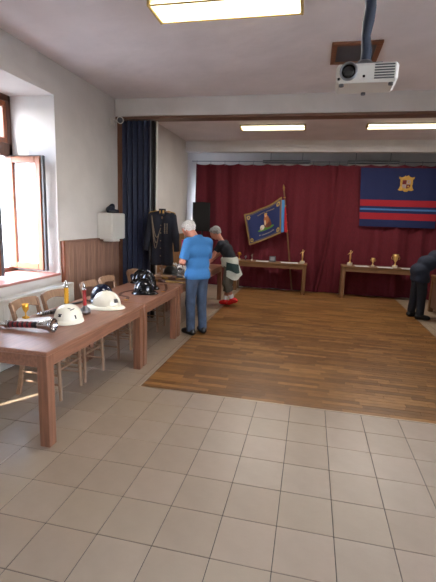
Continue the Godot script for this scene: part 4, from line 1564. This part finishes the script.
# ------------------------------------------------------------------ uniform coat on its stand
func uniform_coat() -> void:
	var at := Vector3(-2.33, 0.755, -6.3)
	var t := thing("display_bust", "wooden post stand carrying the dark uniform coat on the table", "stand", at)
	var s := ST()
	cbox(s, Vector3(0, 0.015, 0), Vector3(0.3, 0.03, 0.22), 0.006)
	put("base", s, mt.oak, t)
	s = ST()
	tube(s, [Vector3(0, 0.03, 0), Vector3(0, 1.06, 0)], [0.02], 10)
	put("post", s, mt.oak, t)
	s = ST()
	tube(s, [Vector3(-0.2, 1.0, 0), Vector3(-0.1, 1.045, 0), Vector3(0, 1.06, 0), Vector3(0.1, 1.045, 0), Vector3(0.2, 1.0, 0)], [0.018], 8)
	put("shoulder_bar", s, mt.oak, t)
	var c := thing("uniform_coat", "dark navy dress uniform coat with gold braid and epaulettes on a stand", "coat", at, deg_to_rad(8))
	c.scale = Vector3(0.84, 1.0, 0.9)
	var b := []
	for sx in [-1.0, 1.0]:
		b.append([Vector3(sx * 0.11, 0.26, 0), Vector3(sx * 0.095, 0.62, 0.01), 0.115, 0.10])
		b.append([Vector3(sx * 0.095, 0.62, 0.01), Vector3(sx * 0.11, 0.9, 0.01), 0.10, 0.105])
		b.append([Vector3(sx * 0.04, 1.02, -0.01), Vector3(sx * 0.195, 0.985, 0), 0.05, 0.055])
		b.append([Vector3(sx * 0.205, 0.97, 0), Vector3(sx * 0.27, 0.68, 0.02), 0.068, 0.062])
		b.append([Vector3(sx * 0.27, 0.68, 0.02), Vector3(sx * 0.30, 0.43, 0.05), 0.062, 0.056, 1])
	put("coat_body", blob_mesh(b, 0.014, 0.012, [[Vector3(0, 0.2, 0), Vector3.DOWN]]), mt.uniform, c)
	s = ST()
	lathe(s, [Vector2(0.072, 1.0), Vector2(0.066, 1.05), Vector2(0.064, 1.10), Vector2(0.058, 1.10), Vector2(0.058, 1.0)], 20)
	var col := put("collar", s, mt.uniform, c)
	for sx in [-1.0, 1.0]:
		s = ST()
		cbox(s, Vector3(sx * 0.032, 1.05, 0.061), Vector3(0.03, 0.045, 0.006), 0.002, Basis(Vector3.UP, sx * 0.5))
		put("gold_tab", s, mt.gold_paint, col)
	for sx in [-1.0, 1.0]:
		s = ST()
		cbox(s, Vector3(sx * 0.17, 1.052, 0.0), Vector3(0.14, 0.014, 0.06), 0.005, Basis(Vector3.BACK, -sx * 0.2))
		for k in 8:
			bar(s, Vector3(sx * 0.245, 1.035, -0.03 + k * 0.009), Vector3(sx * 0.255, 0.995, -0.03 + k * 0.009), 0.006, 0.006, 0.001)
		put("epaulette", s, mt.gold_paint, c)
	for k in 5:
		s = ST()
		lathe(s, [Vector2(0.011, 0), Vector2(0.009, 0.006), Vector2(0, 0.008)], 10, Transform3D(Basis(Vector3.RIGHT, Vector3.BACK, Vector3.DOWN), Vector3(0.0, 0.36 + k * 0.12, 0.125)))
		put("button", s, mt.braid, c)
	for k in 3:
		s = ST()
		var pts := []
		for j in 17:
			var f := j / 16.0
			pts.append(Vector3(lerpf(-0.17, 0.0 - k * 0.02, f), lerpf(0.99 - k * 0.01, 0.80 - k * 0.05, f) - sin(PI * f) * (0.26 + k * 0.055) + 0.1 * f * (1 - f), 0.128 + 0.012 * sin(PI * f)))
		tube(s, pts, [0.0075], 6)
		put("braid", s, mt.braid, c)
	for k in 6:
		s = ST()
		var x := 0.075 + 0.045 * (k % 2)
		var y := 0.86 - 0.055 * (k / 2)
		cbox(s, Vector3(x, y, 0.122), Vector3(0.022, 0.028, 0.006), 0.002)
		lathe(s, [Vector2(0, -0.002), Vector2(0.012, -0.002), Vector2(0.01, 0.005), Vector2(0, 0.005)], 10, Transform3D(Basis(Vector3.RIGHT, Vector3.BACK, Vector3.DOWN), Vector3(x, y - 0.027, 0.122)))
		put("medal", s, mt.braid, c)

# ------------------------------------------------------------------ people (local: facing -z, +x is their right)
func shoe(parent: Node3D, ankle: Vector3, toe: Vector3, m: Material, top: float) -> void:
	var f := (toe - ankle)
	f.y = 0
	f = f.normalized()
	var d := (toe - ankle).normalized()
	var up := Vector3.UP if absf(d.y) < 0.5 else (Vector3.UP - d * d.y).normalized()
	var b := [[ankle - f * 0.035 - up * 0.02, ankle + Vector3(0, top, 0), 0.042, 0.045], [ankle - f * 0.045 - up * 0.045, toe, 0.038, 0.036], [ankle - up * 0.02, toe.lerp(ankle, 0.25), 0.042, 0.036]]
	put("shoe", blob_mesh(b, 0.012, 0.009, [[toe.lerp(ankle, 0.5) * 1.0 - up * (0.0) + Vector3(0, minf(ankle.y, toe.y) - toe.lerp(ankle, 0.5).y - 0.03, 0), Vector3.DOWN]] if absf(d.y) < 0.5 else []), m, parent)

func man_in_blue() -> void:
	var t := thing("person", "white-haired man in blue polo shirt and jeans at display tables", "person", Vector3(-1.60, 0, -5.84), deg_to_rad(50))
	var acc := acc_new()
	var hc := Vector3(-0.06, 1.57, -0.165)
	var hf := Vector3(-0.15, -0.45, -0.85)
	var hu := Vector3(-0.15, 0.85, -0.40)
	var sh := [Vector3(-0.185, 1.37, 0.0), Vector3(0.185, 1.37, 0.0)]
	var el := [Vector3(-0.265, 1.10, 0.0), Vector3(0.21, 1.10, -0.05)]
	var wr := [Vector3(-0.085, 1.07, -0.20), Vector3(0.12, 1.07, -0.22)]
	var kn := [Vector3(-0.10, 0.48, -0.02), Vector3(0.10, 0.48, -0.015)]
	var an := [Vector3(-0.115, 0.085, 0.03), Vector3(0.105, 0.085, 0.03)]
	var b := [
		[Vector3(-0.075, 0.94, 0), Vector3(0.075, 0.94, 0), 0.105, 0.105],
		[Vector3(-0.065, 1.08, -0.005), Vector3(0.065, 1.08, -0.005), 0.10, 0.10],
		[Vector3(-0.085, 1.25, 0.0), Vector3(0.085, 1.25, 0.0), 0.10, 0.10],
		[Vector3(-0.15, 1.375, 0.0), Vector3(0.15, 1.375, 0.0), 0.062, 0.062],
		[Vector3(0, 1.38, 0.0), hc + Vector3(0.02, -0.05, 0.05), 0.062, 0.055]]
	for i in 2:
		b.append([sh[i], el[i], 0.050, 0.041])
		b.append([el[i], wr[i], 0.041, 0.028])
		b.append([Vector3([-0.085, 0.085][i], 0.9, 0), kn[i], 0.082, 0.056])
		b.append([kn[i], an[i], 0.055, 0.04])
		b.append([an[i] + Vector3(0, -0.035, 0.02), an[i] + Vector3([-0.02, 0.02][i], -0.05, -0.13), 0.032, 0.028])
	b.append_array(head_bones(hc, hf, hu))
	blob(acc, b, 0.014, 0.0125)
	hand(acc, wr[0], Vector3(0.45, 0.1, -0.8), Vector3(0.7, -0.3, 0.3), 1.0, 0.7)
	hand(acc, wr[1], Vector3(-0.35, -0.2, -0.9), Vector3(-0.6, -0.5, 0.0), -1.0, 0.7)
	put("body", acc_mesh(acc), mt.skin, t)
	add_face(t, hc, hf, hu)
	put("hair", hair_mesh(hc, hf, hu, 0.012, 0.028, 0.055), mt.hair_white, t)
	b = [
		[Vector3(-0.068, 0.90, 0.005), Vector3(0.068, 0.90, 0.005), 0.137, 0.137],
		[Vector3(-0.065, 1.07, 0.0), Vector3(0.065, 1.07, 0.0), 0.124, 0.124],
		[Vector3(-0.085, 1.25, 0.006), Vector3(0.085, 1.25, 0.006), 0.116, 0.116],
		[Vector3(-0.155, 1.375, 0.0), Vector3(0.155, 1.375, 0.0), 0.078, 0.078],
		[Vector3(-0.04, 1.40, 0.0), Vector3(0.04, 1.40, 0.0), 0.07, 0.07]]
	for i in 2:
		b.append([sh[i], (sh[i] as Vector3).lerp(el[i], 0.86), 0.068, 0.067, 1])
	put("polo_shirt", blob_mesh(b, 0.014, 0.0125, [[Vector3(0, 0.845, 0), Vector3(0.0, -1, 0.0)]]), mt.shirt_blue, t)
	var s := ST()
	lathe(s, [Vector2(0.074, -0.02), Vector2(0.071, 0.02), Vector2(0.064, 0.03), Vector2(0.063, 0.0)], 20, Transform3D(Basis(Vector3.RIGHT, -0.35), Vector3(0, 1.445, -0.01)))
	put("shirt_collar", s, mt.shirt_blue, t)
	b = [[Vector3(-0.078, 0.92, 0), Vector3(0.078, 0.92, 0), 0.117, 0.117]]
	for i in 2:
		b.append([Vector3([-0.09, 0.09][i], 0.88, 0), kn[i], 0.098, 0.073])
		b.append([kn[i], an[i] + Vector3(0, -0.035, 0), 0.072, 0.066, 1])
	put("jeans", blob_mesh(b, 0.012, 0.0125), mt.denim, t)
	for i in 2:
		shoe(t, an[i], an[i] + Vector3([-0.03, 0.04][i], -0.048, -0.15), mt.shoe_black, 0.0)
	# the sleeve of something magenta that he holds before his chest
	var h := thing("magenta_folder", "magenta folder held in front of the white-haired man's chest", "folder", Vector3(-1.865, 1.17, -6.05), deg_to_rad(50))
	s = ST()
	cbox(s, Vector3(0.04, 0.11, 0), Vector3(0.2, 0.24, 0.02), 0.006)
	put("cover", s, mt.magenta, h)
	s = ST()
	cbox(s, Vector3(0.042, 0.112, 0.0), Vector3(0.2, 0.236, 0.012), 0.002)
	put("pages", s, mt.paper, h)

func woman_leaning() -> void:
	var t := thing("person", "grey-haired woman in dark t-shirt leaning over the far table", "person", Vector3(-1.585, 0, -8.02), deg_to_rad(84))
	var acc := acc_new()
	var hc := Vector3(0.0, 1.445, -0.265)
	var hf := Vector3(-0.12, -0.62, -0.78)
	var hu := Vector3(0.0, 0.78, -0.6)
	var sh := [Vector3(-0.165, 1.235, -0.105), Vector3(0.165, 1.235, -0.105)]
	var el := [Vector3(-0.20, 1.01, -0.23), Vector3(0.19, 1.01, -0.25)]
	var wr := [Vector3(-0.17, 0.85, -0.37), Vector3(0.13, 0.85, -0.40)]
	var hip := [Vector3(-0.085, 0.82, 0.07), Vector3(0.085, 0.82, 0.07)]
	var kn := [Vector3(-0.085, 0.46, 0.03), Vector3(0.075, 0.46, 0.02)]
	var an := [Vector3(-0.02, 0.15, 0.14), Vector3(0.02, 0.085, -0.02)]
	var b := [
		[Vector3(-0.07, 0.85, 0.07), Vector3(0.07, 0.85, 0.07), 0.105, 0.105],
		[Vector3(-0.055, 0.99, 0.035), Vector3(0.055, 0.99, 0.035), 0.09, 0.09],
		[Vector3(-0.07, 1.13, -0.035), Vector3(0.07, 1.13, -0.035), 0.095, 0.095],
		[Vector3(-0.13, 1.24, -0.10), Vector3(0.13, 1.24, -0.10), 0.055, 0.055],
		[Vector3(0, 1.25, -0.11), hc + Vector3(0, -0.03, 0.05), 0.052, 0.047]]
	for i in 2:
		b.append([sh[i], el[i], 0.044, 0.036])
		b.append([el[i], wr[i], 0.036, 0.025])
		b.append([hip[i], kn[i], 0.085, 0.056])
		b.append([kn[i], an[i], 0.055, 0.037])
	b.append([an[0] + Vector3(0, -0.02, 0.02), an[0] + Vector3(0, -0.10, -0.09), 0.03, 0.026])
	b.append([an[1] + Vector3(0, -0.035, 0.02), an[1] + Vector3(0.02, -0.05, -0.12), 0.03, 0.026])
	b.append_array(head_bones(hc, hf, hu, 0.95))
	blob(acc, b, 0.014, 0.0125)
	hand(acc, wr[0], Vector3(0.05, -0.55, -0.75), Vector3(0.0, -0.8, 0.5), 1.0, 0.15)
	hand(acc, wr[1], Vector3(-0.05, -0.55, -0.75), Vector3(0.0, -0.8, 0.5), -1.0, 0.15)
	put("body", acc_mesh(acc), mt.skin, t)
	add_face(t, hc, hf, hu)
	put("hair", hair_mesh(hc, hf, hu, 0.020, 0.032, 0.062), mt.hair_grey, t)
	b = [
		[Vector3(-0.06, 0.95, 0.05), Vector3(0.06, 0.95, 0.05), 0.108, 0.108],
		[Vector3(-0.065, 1.02, 0.025), Vector3(0.065, 1.02, 0.025), 0.107, 0.107],
		[Vector3(-0.078, 1.13, -0.035), Vector3(0.078, 1.13, -0.035), 0.112, 0.112],
		[Vector3(-0.135, 1.24, -0.098), Vector3(0.135, 1.24, -0.098), 0.07, 0.07]]
	for i in 2:
		b.append([sh[i], (sh[i] as Vector3).lerp(el[i], 0.62), 0.06, 0.06, 1])
	put("tee_shirt", blob_mesh(b, 0.014, 0.0125), mt.tee_navy, t)
	b = [[Vector3(-0.07, 0.85, 0.07), Vector3(0.07, 0.85, 0.07), 0.117, 0.117]]
	for i in 2:
		b.append([hip[i], kn[i], 0.105, 0.083])
		b.append([kn[i], (kn[i] as Vector3).lerp(an[i], 0.52), 0.083, 0.08, 1])
	put("capri_trousers", blob_mesh(b, 0.012, 0.0125), mt.khaki, t)
	for i in 2:
		b = [[(an[i] as Vector3).lerp(kn[i], 0.22), an[i], 0.046, 0.042]]
		put("sock", blob_mesh(b, 0.006, 0.009), mt.sock, t)
	# left foot stands on its toes behind the right one
	shoe(t, an[0] + Vector3(0, -0.01, 0), an[0] + Vector3(0.0, -0.10, -0.07), mt.shoe_red, 0.0)
	shoe(t, an[1], an[1] + Vector3(0.02, -0.048, -0.10), mt.shoe_red, 0.0)
	# jacket tied round the waist
	b = [[Vector3(-0.075, 0.935, 0.06), Vector3(0.075, 0.935, 0.06), 0.128, 0.128], [Vector3(-0.08, 0.86, 0.08), Vector3(0.08, 0.86, 0.08), 0.13, 0.13]]
	var j := put("tied_jacket", blob_mesh(b, 0.014, 0.0125, [[Vector3(0, 0.985, 0), Vector3.UP], [Vector3(0, 0.80, 0.0), Vector3.DOWN]]), mt.jacket_white, t)
	var s := ST()
	sheet(s, 28, 10, func(u: float, v: float) -> Vector3:
		var a := lerpf(-1.75, 1.5, u)
		var rr := 0.14 + 0.05 * (1.0 - v) + 0.012 * sin(a * 6.0) * (1.0 - v)
		var y0 := 0.60 + 0.05 * sin(a * 2.3 + 0.4)
		return Vector3(sin(a) * (rr + 0.05), lerpf(y0, 0.86, v), 0.075 + cos(a) * rr + 0.03 * (1.0 - v)), 0.012)
	put("jacket_back", s, mt.jacket_white, j)
	s = ST()
	sheet(s, 16, 8, func(u: float, v: float) -> Vector3:
		var a := lerpf(-1.75, -0.25, u)
		var y := lerpf(0.71 + 0.03 * sin(a * 3.0), 0.90 - 0.05 * u, v)
		var rr := 0.16 + 0.05 * (0.90 - y) / 0.3 + 0.012 * sin(a * 6.0) * (1.0 - v)
		return Vector3(sin(a) * (rr + 0.05), y, 0.078 + cos(a) * rr + 0.03 * (0.90 - y) / 0.3), 0.012)
	put("green_panel", s, mt.jacket_green, j)
	b = [[Vector3(-0.11, 0.945, -0.05), Vector3(0.0, 0.93, -0.09), 0.045, 0.04], [Vector3(0.0, 0.93, -0.09), Vector3(-0.03, 0.80, -0.075), 0.036, 0.03], [Vector3(-0.08, 0.92, -0.06), Vector3(-0.12, 0.82, -0.05), 0.036, 0.03]]
	put("tied_sleeve", blob_mesh(b, 0.014, 0.0125), mt.jacket_white, j)

func man_bending() -> void:
	var t := thing("person", "man in a dark suit bending over by the right edge", "person", Vector3(2.10, 0, -8.25), deg_to_rad(-82))
	var acc := acc_new()
	var hc := Vector3(0.0, 1.20, -0.66)
	var hf := Vector3(0.0, -0.8, -0.6)
	var hu := Vector3(0.0, 0.55, -0.83)
	var sh := [Vector3(-0.19, 1.20, -0.40), Vector3(0.19, 1.20, -0.40)]
	var el := [Vector3(-0.25, 0.96, -0.45), Vector3(0.25, 0.96, -0.45)]
	var wr := [Vector3(-0.16, 0.86, -0.60), Vector3(0.16, 0.86, -0.60)]
	var hip := [Vector3(-0.09, 0.90, 0.06), Vector3(0.09, 0.90, 0.06)]
	var kn := [Vector3(-0.11, 0.50, 0.06), Vector3(0.10, 0.50, 0.02)]
	var an := [Vector3(-0.12, 0.085, 0.09), Vector3(0.12, 0.085, 0.02)]
	var b := [
		[Vector3(-0.08, 0.95, 0.06), Vector3(0.08, 0.95, 0.06), 0.085, 0.085],
		[Vector3(-0.07, 1.08, -0.08), Vector3(0.07, 1.08, -0.08), 0.08, 0.08],
		[Vector3(-0.09, 1.17, -0.24), Vector3(0.09, 1.17, -0.24), 0.08, 0.08],
		[Vector3(-0.15, 1.21, -0.40), Vector3(0.15, 1.21, -0.40), 0.05, 0.05],
		[Vector3(0, 1.21, -0.42), hc + Vector3(0, 0.0, 0.05), 0.06, 0.055]]
	for i in 2:
		b.append([sh[i], el[i], 0.05, 0.042])
		b.append([el[i], wr[i], 0.042, 0.029])
		b.append([hip[i], kn[i], 0.088, 0.058])
		b.append([kn[i], an[i], 0.056, 0.04])
		b.append([an[i] + Vector3(0, -0.035, 0.02), an[i] + Vector3([-0.02, 0.02][i], -0.05, -0.13), 0.032, 0.028])
	b.append_array(head_bones(hc, hf, hu))
	blob(acc, b, 0.014, 0.0135)
	hand(acc, wr[0], Vector3(0.2, -0.45, -0.8), Vector3(0.1, -0.8, 0.4), 1.0, 0.2)
	hand(acc, wr[1], Vector3(-0.2, -0.45, -0.8), Vector3(-0.1, -0.8, 0.4), -1.0, 0.2)
	put("body", acc_mesh(acc), mt.skin, t)
	add_face(t, hc, hf, hu)
	put("hair", hair_mesh(hc, hf, hu, 0.012, 0.03, 0.06), mt.hair_grey, t)
	b = [
		[Vector3(-0.09, 0.90, 0.07), Vector3(0.09, 0.90, 0.07), 0.135, 0.135],
		[Vector3(-0.10, 0.76, 0.045), Vector3(0.10, 0.76, 0.045), 0.135, 0.135],
		[Vector3(-0.085, 1.05, -0.05), Vector3(0.085, 1.05, -0.05), 0.135, 0.135],
		[Vector3(-0.095, 1.16, -0.22), Vector3(0.095, 1.16, -0.22), 0.13, 0.13],
		[Vector3(-0.16, 1.21, -0.39), Vector3(0.16, 1.21, -0.39), 0.085, 0.085]]
	for i in 2:
		b.append([sh[i], el[i], 0.07, 0.064])
		b.append([el[i], (el[i] as Vector3).lerp(wr[i], 0.9), 0.06, 0.05, 1])
	put("suit_jacket", blob_mesh(b, 0.014, 0.0135, [[Vector3(0, 0.70, 0), Vector3(0, -1, 0)]]), mt.suit, t)
	b = [[Vector3(-0.08, 0.92, 0.06), Vector3(0.08, 0.92, 0.06), 0.12, 0.12]]
	for i in 2:
		b.append([hip[i], kn[i], 0.105, 0.08])
		b.append([kn[i], an[i] + Vector3(0, 0.01, 0), 0.08, 0.07, 1])
	put("suit_trousers", blob_mesh(b, 0.012, 0.0135), mt.suit_trousers, t)
	for i in 2:
		put("sock", blob_mesh([[an[i] + Vector3(0, 0.05, 0), an[i] - Vector3(0, 0.01, 0), 0.046, 0.044]], 0.006, 0.009), mt.sock, t)
		shoe(t, an[i], an[i] + Vector3([-0.03, 0.03][i], -0.048, -0.15), mt.shoe_black, -0.015)

# ------------------------------------------------------------------ the scene
func _ready() -> void:
	rng.seed = 20
	# camera, sky, sun, exposure
	var cam := Camera3D.new()
	cam.name = "camera"
	cam.position = Vector3(0, 1.75, 0)
	cam.rotation = Vector3(deg_to_rad(-10.17), deg_to_rad(12.33), deg_to_rad(2.04))
	cam.fov = rad_to_deg(2.0 * atan(291.0 / 410.1))
	cam.near = 0.05
	cam.far = 200.0
	add_child(cam, true)
	cam.current = true
	var env := Environment.new()
	env.background_mode = Environment.BG_SKY
	var sky := Sky.new()
	var sm := ProceduralSkyMaterial.new()
	sm.sky_top_color = Color(0.66, 0.73, 0.84)
	sm.sky_horizon_color = Color(0.97, 0.96, 0.95)
	sm.ground_bottom_color = Color(0.45, 0.44, 0.42)
	sm.ground_horizon_color = Color(0.75, 0.76, 0.78)
	sm.sky_energy_multiplier = 5.0
	sm.ground_energy_multiplier = 3.0
	sky.sky_material = sm
	env.sky = sky
	env.tonemap_mode = Environment.TONE_MAPPER_LINEAR
	env.tonemap_exposure = 1.29
	env.sdfgi_enabled = true
	env.ssao_enabled = true
	env.ssil_enabled = true
	var we := WorldEnvironment.new()
	we.name = "world_environment"
	we.environment = env
	add_child(we, true)
	var sun := DirectionalLight3D.new()
	sun.name = "sun"
	var az := deg_to_rad(31.0)
	var elv := deg_to_rad(45.0)
	var dir := Vector3(sin(az) * cos(elv), -sin(elv), -cos(az) * cos(elv))
	sun.look_at_from_position(Vector3.ZERO, dir, Vector3.UP)
	sun.light_color = Color(1.0, 0.97, 0.92)
	sun.light_energy = 4.0
	sun.light_angular_distance = 0.5
	sun.shadow_enabled = true
	add_child(sun, true)

	make_materials()
	build_floor()
	build_shell()
	build_windows()
	# lamps
	ceiling_light("nearest lit fluorescent ceiling light in a pine frame, largest in view", Vector3(-0.84, CEIL, -3.75), 1.29, 0.34, 0.07, 3.3)
	ceiling_light("lit ceiling light beyond the beam, above the embroidered flag", Vector3(-0.87, CEIL, -8.45), 1.26, 0.24, 0.07, 3.6)
	ceiling_light("lit ceiling light beyond the beam, above the navy banner", Vector3(1.52, CEIL, -8.45), 1.30, 0.24, 0.07, 3.6)
	stage_lamp("unlit hanging strip lamp above the curtain near the flag", Vector3(-0.735, 3.24, -11.0))
	stage_lamp("unlit hanging strip lamp above the banner at right", Vector3(1.36, 3.24, -11.0))
	# stage end
	curtains()
	banner()
	flag()
	loudspeaker()
	partition_curtain()
	# furniture
	table("long_table", "nearest reddish wooden table carrying white helmets and large nozzle", "display tables along the left wall", 1.79, 0.80, 0.755, Vector3(-2.18, 0, -3.375), false, mt.table_z, mt.table_y)
	table("long_table", "second reddish wooden table, carrying the black helmets", "display tables along the left wall", 1.25, 0.80, 0.755, Vector3(-2.18, 0, -4.905), false, mt.table_z, mt.table_y)
	table("long_table", "third reddish wooden table, under the uniform coat and white cloths", "display tables along the left wall", 1.55, 0.80, 0.755, Vector3(-2.18, 0, -6.33), false, mt.table_z, mt.table_y)
	table("long_table", "farthest reddish wooden table, on which the woman leans", "display tables along the left wall", 1.45, 0.80, 0.755, Vector3(-2.18, 0, -7.85), false, mt.table_z, mt.table_y)
	table("trophy_table", "long light brown table of trophies below the embroidered flag", "trophy tables before the curtain", 1.76, 0.42, 0.735, Vector3(-0.91, 0, -10.03), true, mt.far_x, mt.far_y)
	table("trophy_table", "long light brown table of trophies below the striped banner", "trophy tables before the curtain", 1.75, 0.42, 0.755, Vector3(1.63, 0, -10.03), true, mt.far_x, mt.far_y)
	var rt := table("side_table", "brown panelled table at the right edge beside bending man", "", 1.4, 0.75, 0.755, Vector3(2.83, 0, -8.35), false, mt.far_x, mt.far_y)
	var s := ST()
	cbox(s, Vector3(-0.335, 0.36, 0), Vector3(0.02, 0.52, 1.2), 0.003)
	put("front_panel", s, mt.rail_wood, rt)
	var seats := [[-3.40, "wooden chair nearest along the table, beside the large nozzle"], [-3.86, "second wooden chair, behind the upright yellow nozzle"], [-4.60, "third wooden chair from the near table end, above the dark blue helmet"], [-5.06, "fourth wooden chair from the near table end, left of the black helmets"], [-5.90, "fifth wooden chair, behind the black helmets near the blue partition"]]
	var c0 := chair()
	for i in seats.size():
		var c := c0 if i == 0 else dup(c0, "dining_chair", "", Vector3.ZERO)
		c.position = Vector3(-2.375, 0, seats[i][0])
		c.rotation.y = [0.02, -0.03, 0.03, -0.02, 0.05][i]
		c.set_meta("label", seats[i][1])
	radiator()
	wall_cabinet()
	flood_lamp()
	projector()
	# people
	man_in_blue()
	woman_leaning()
	man_bending()
	# small things
	uniform_coat()
	table_things()
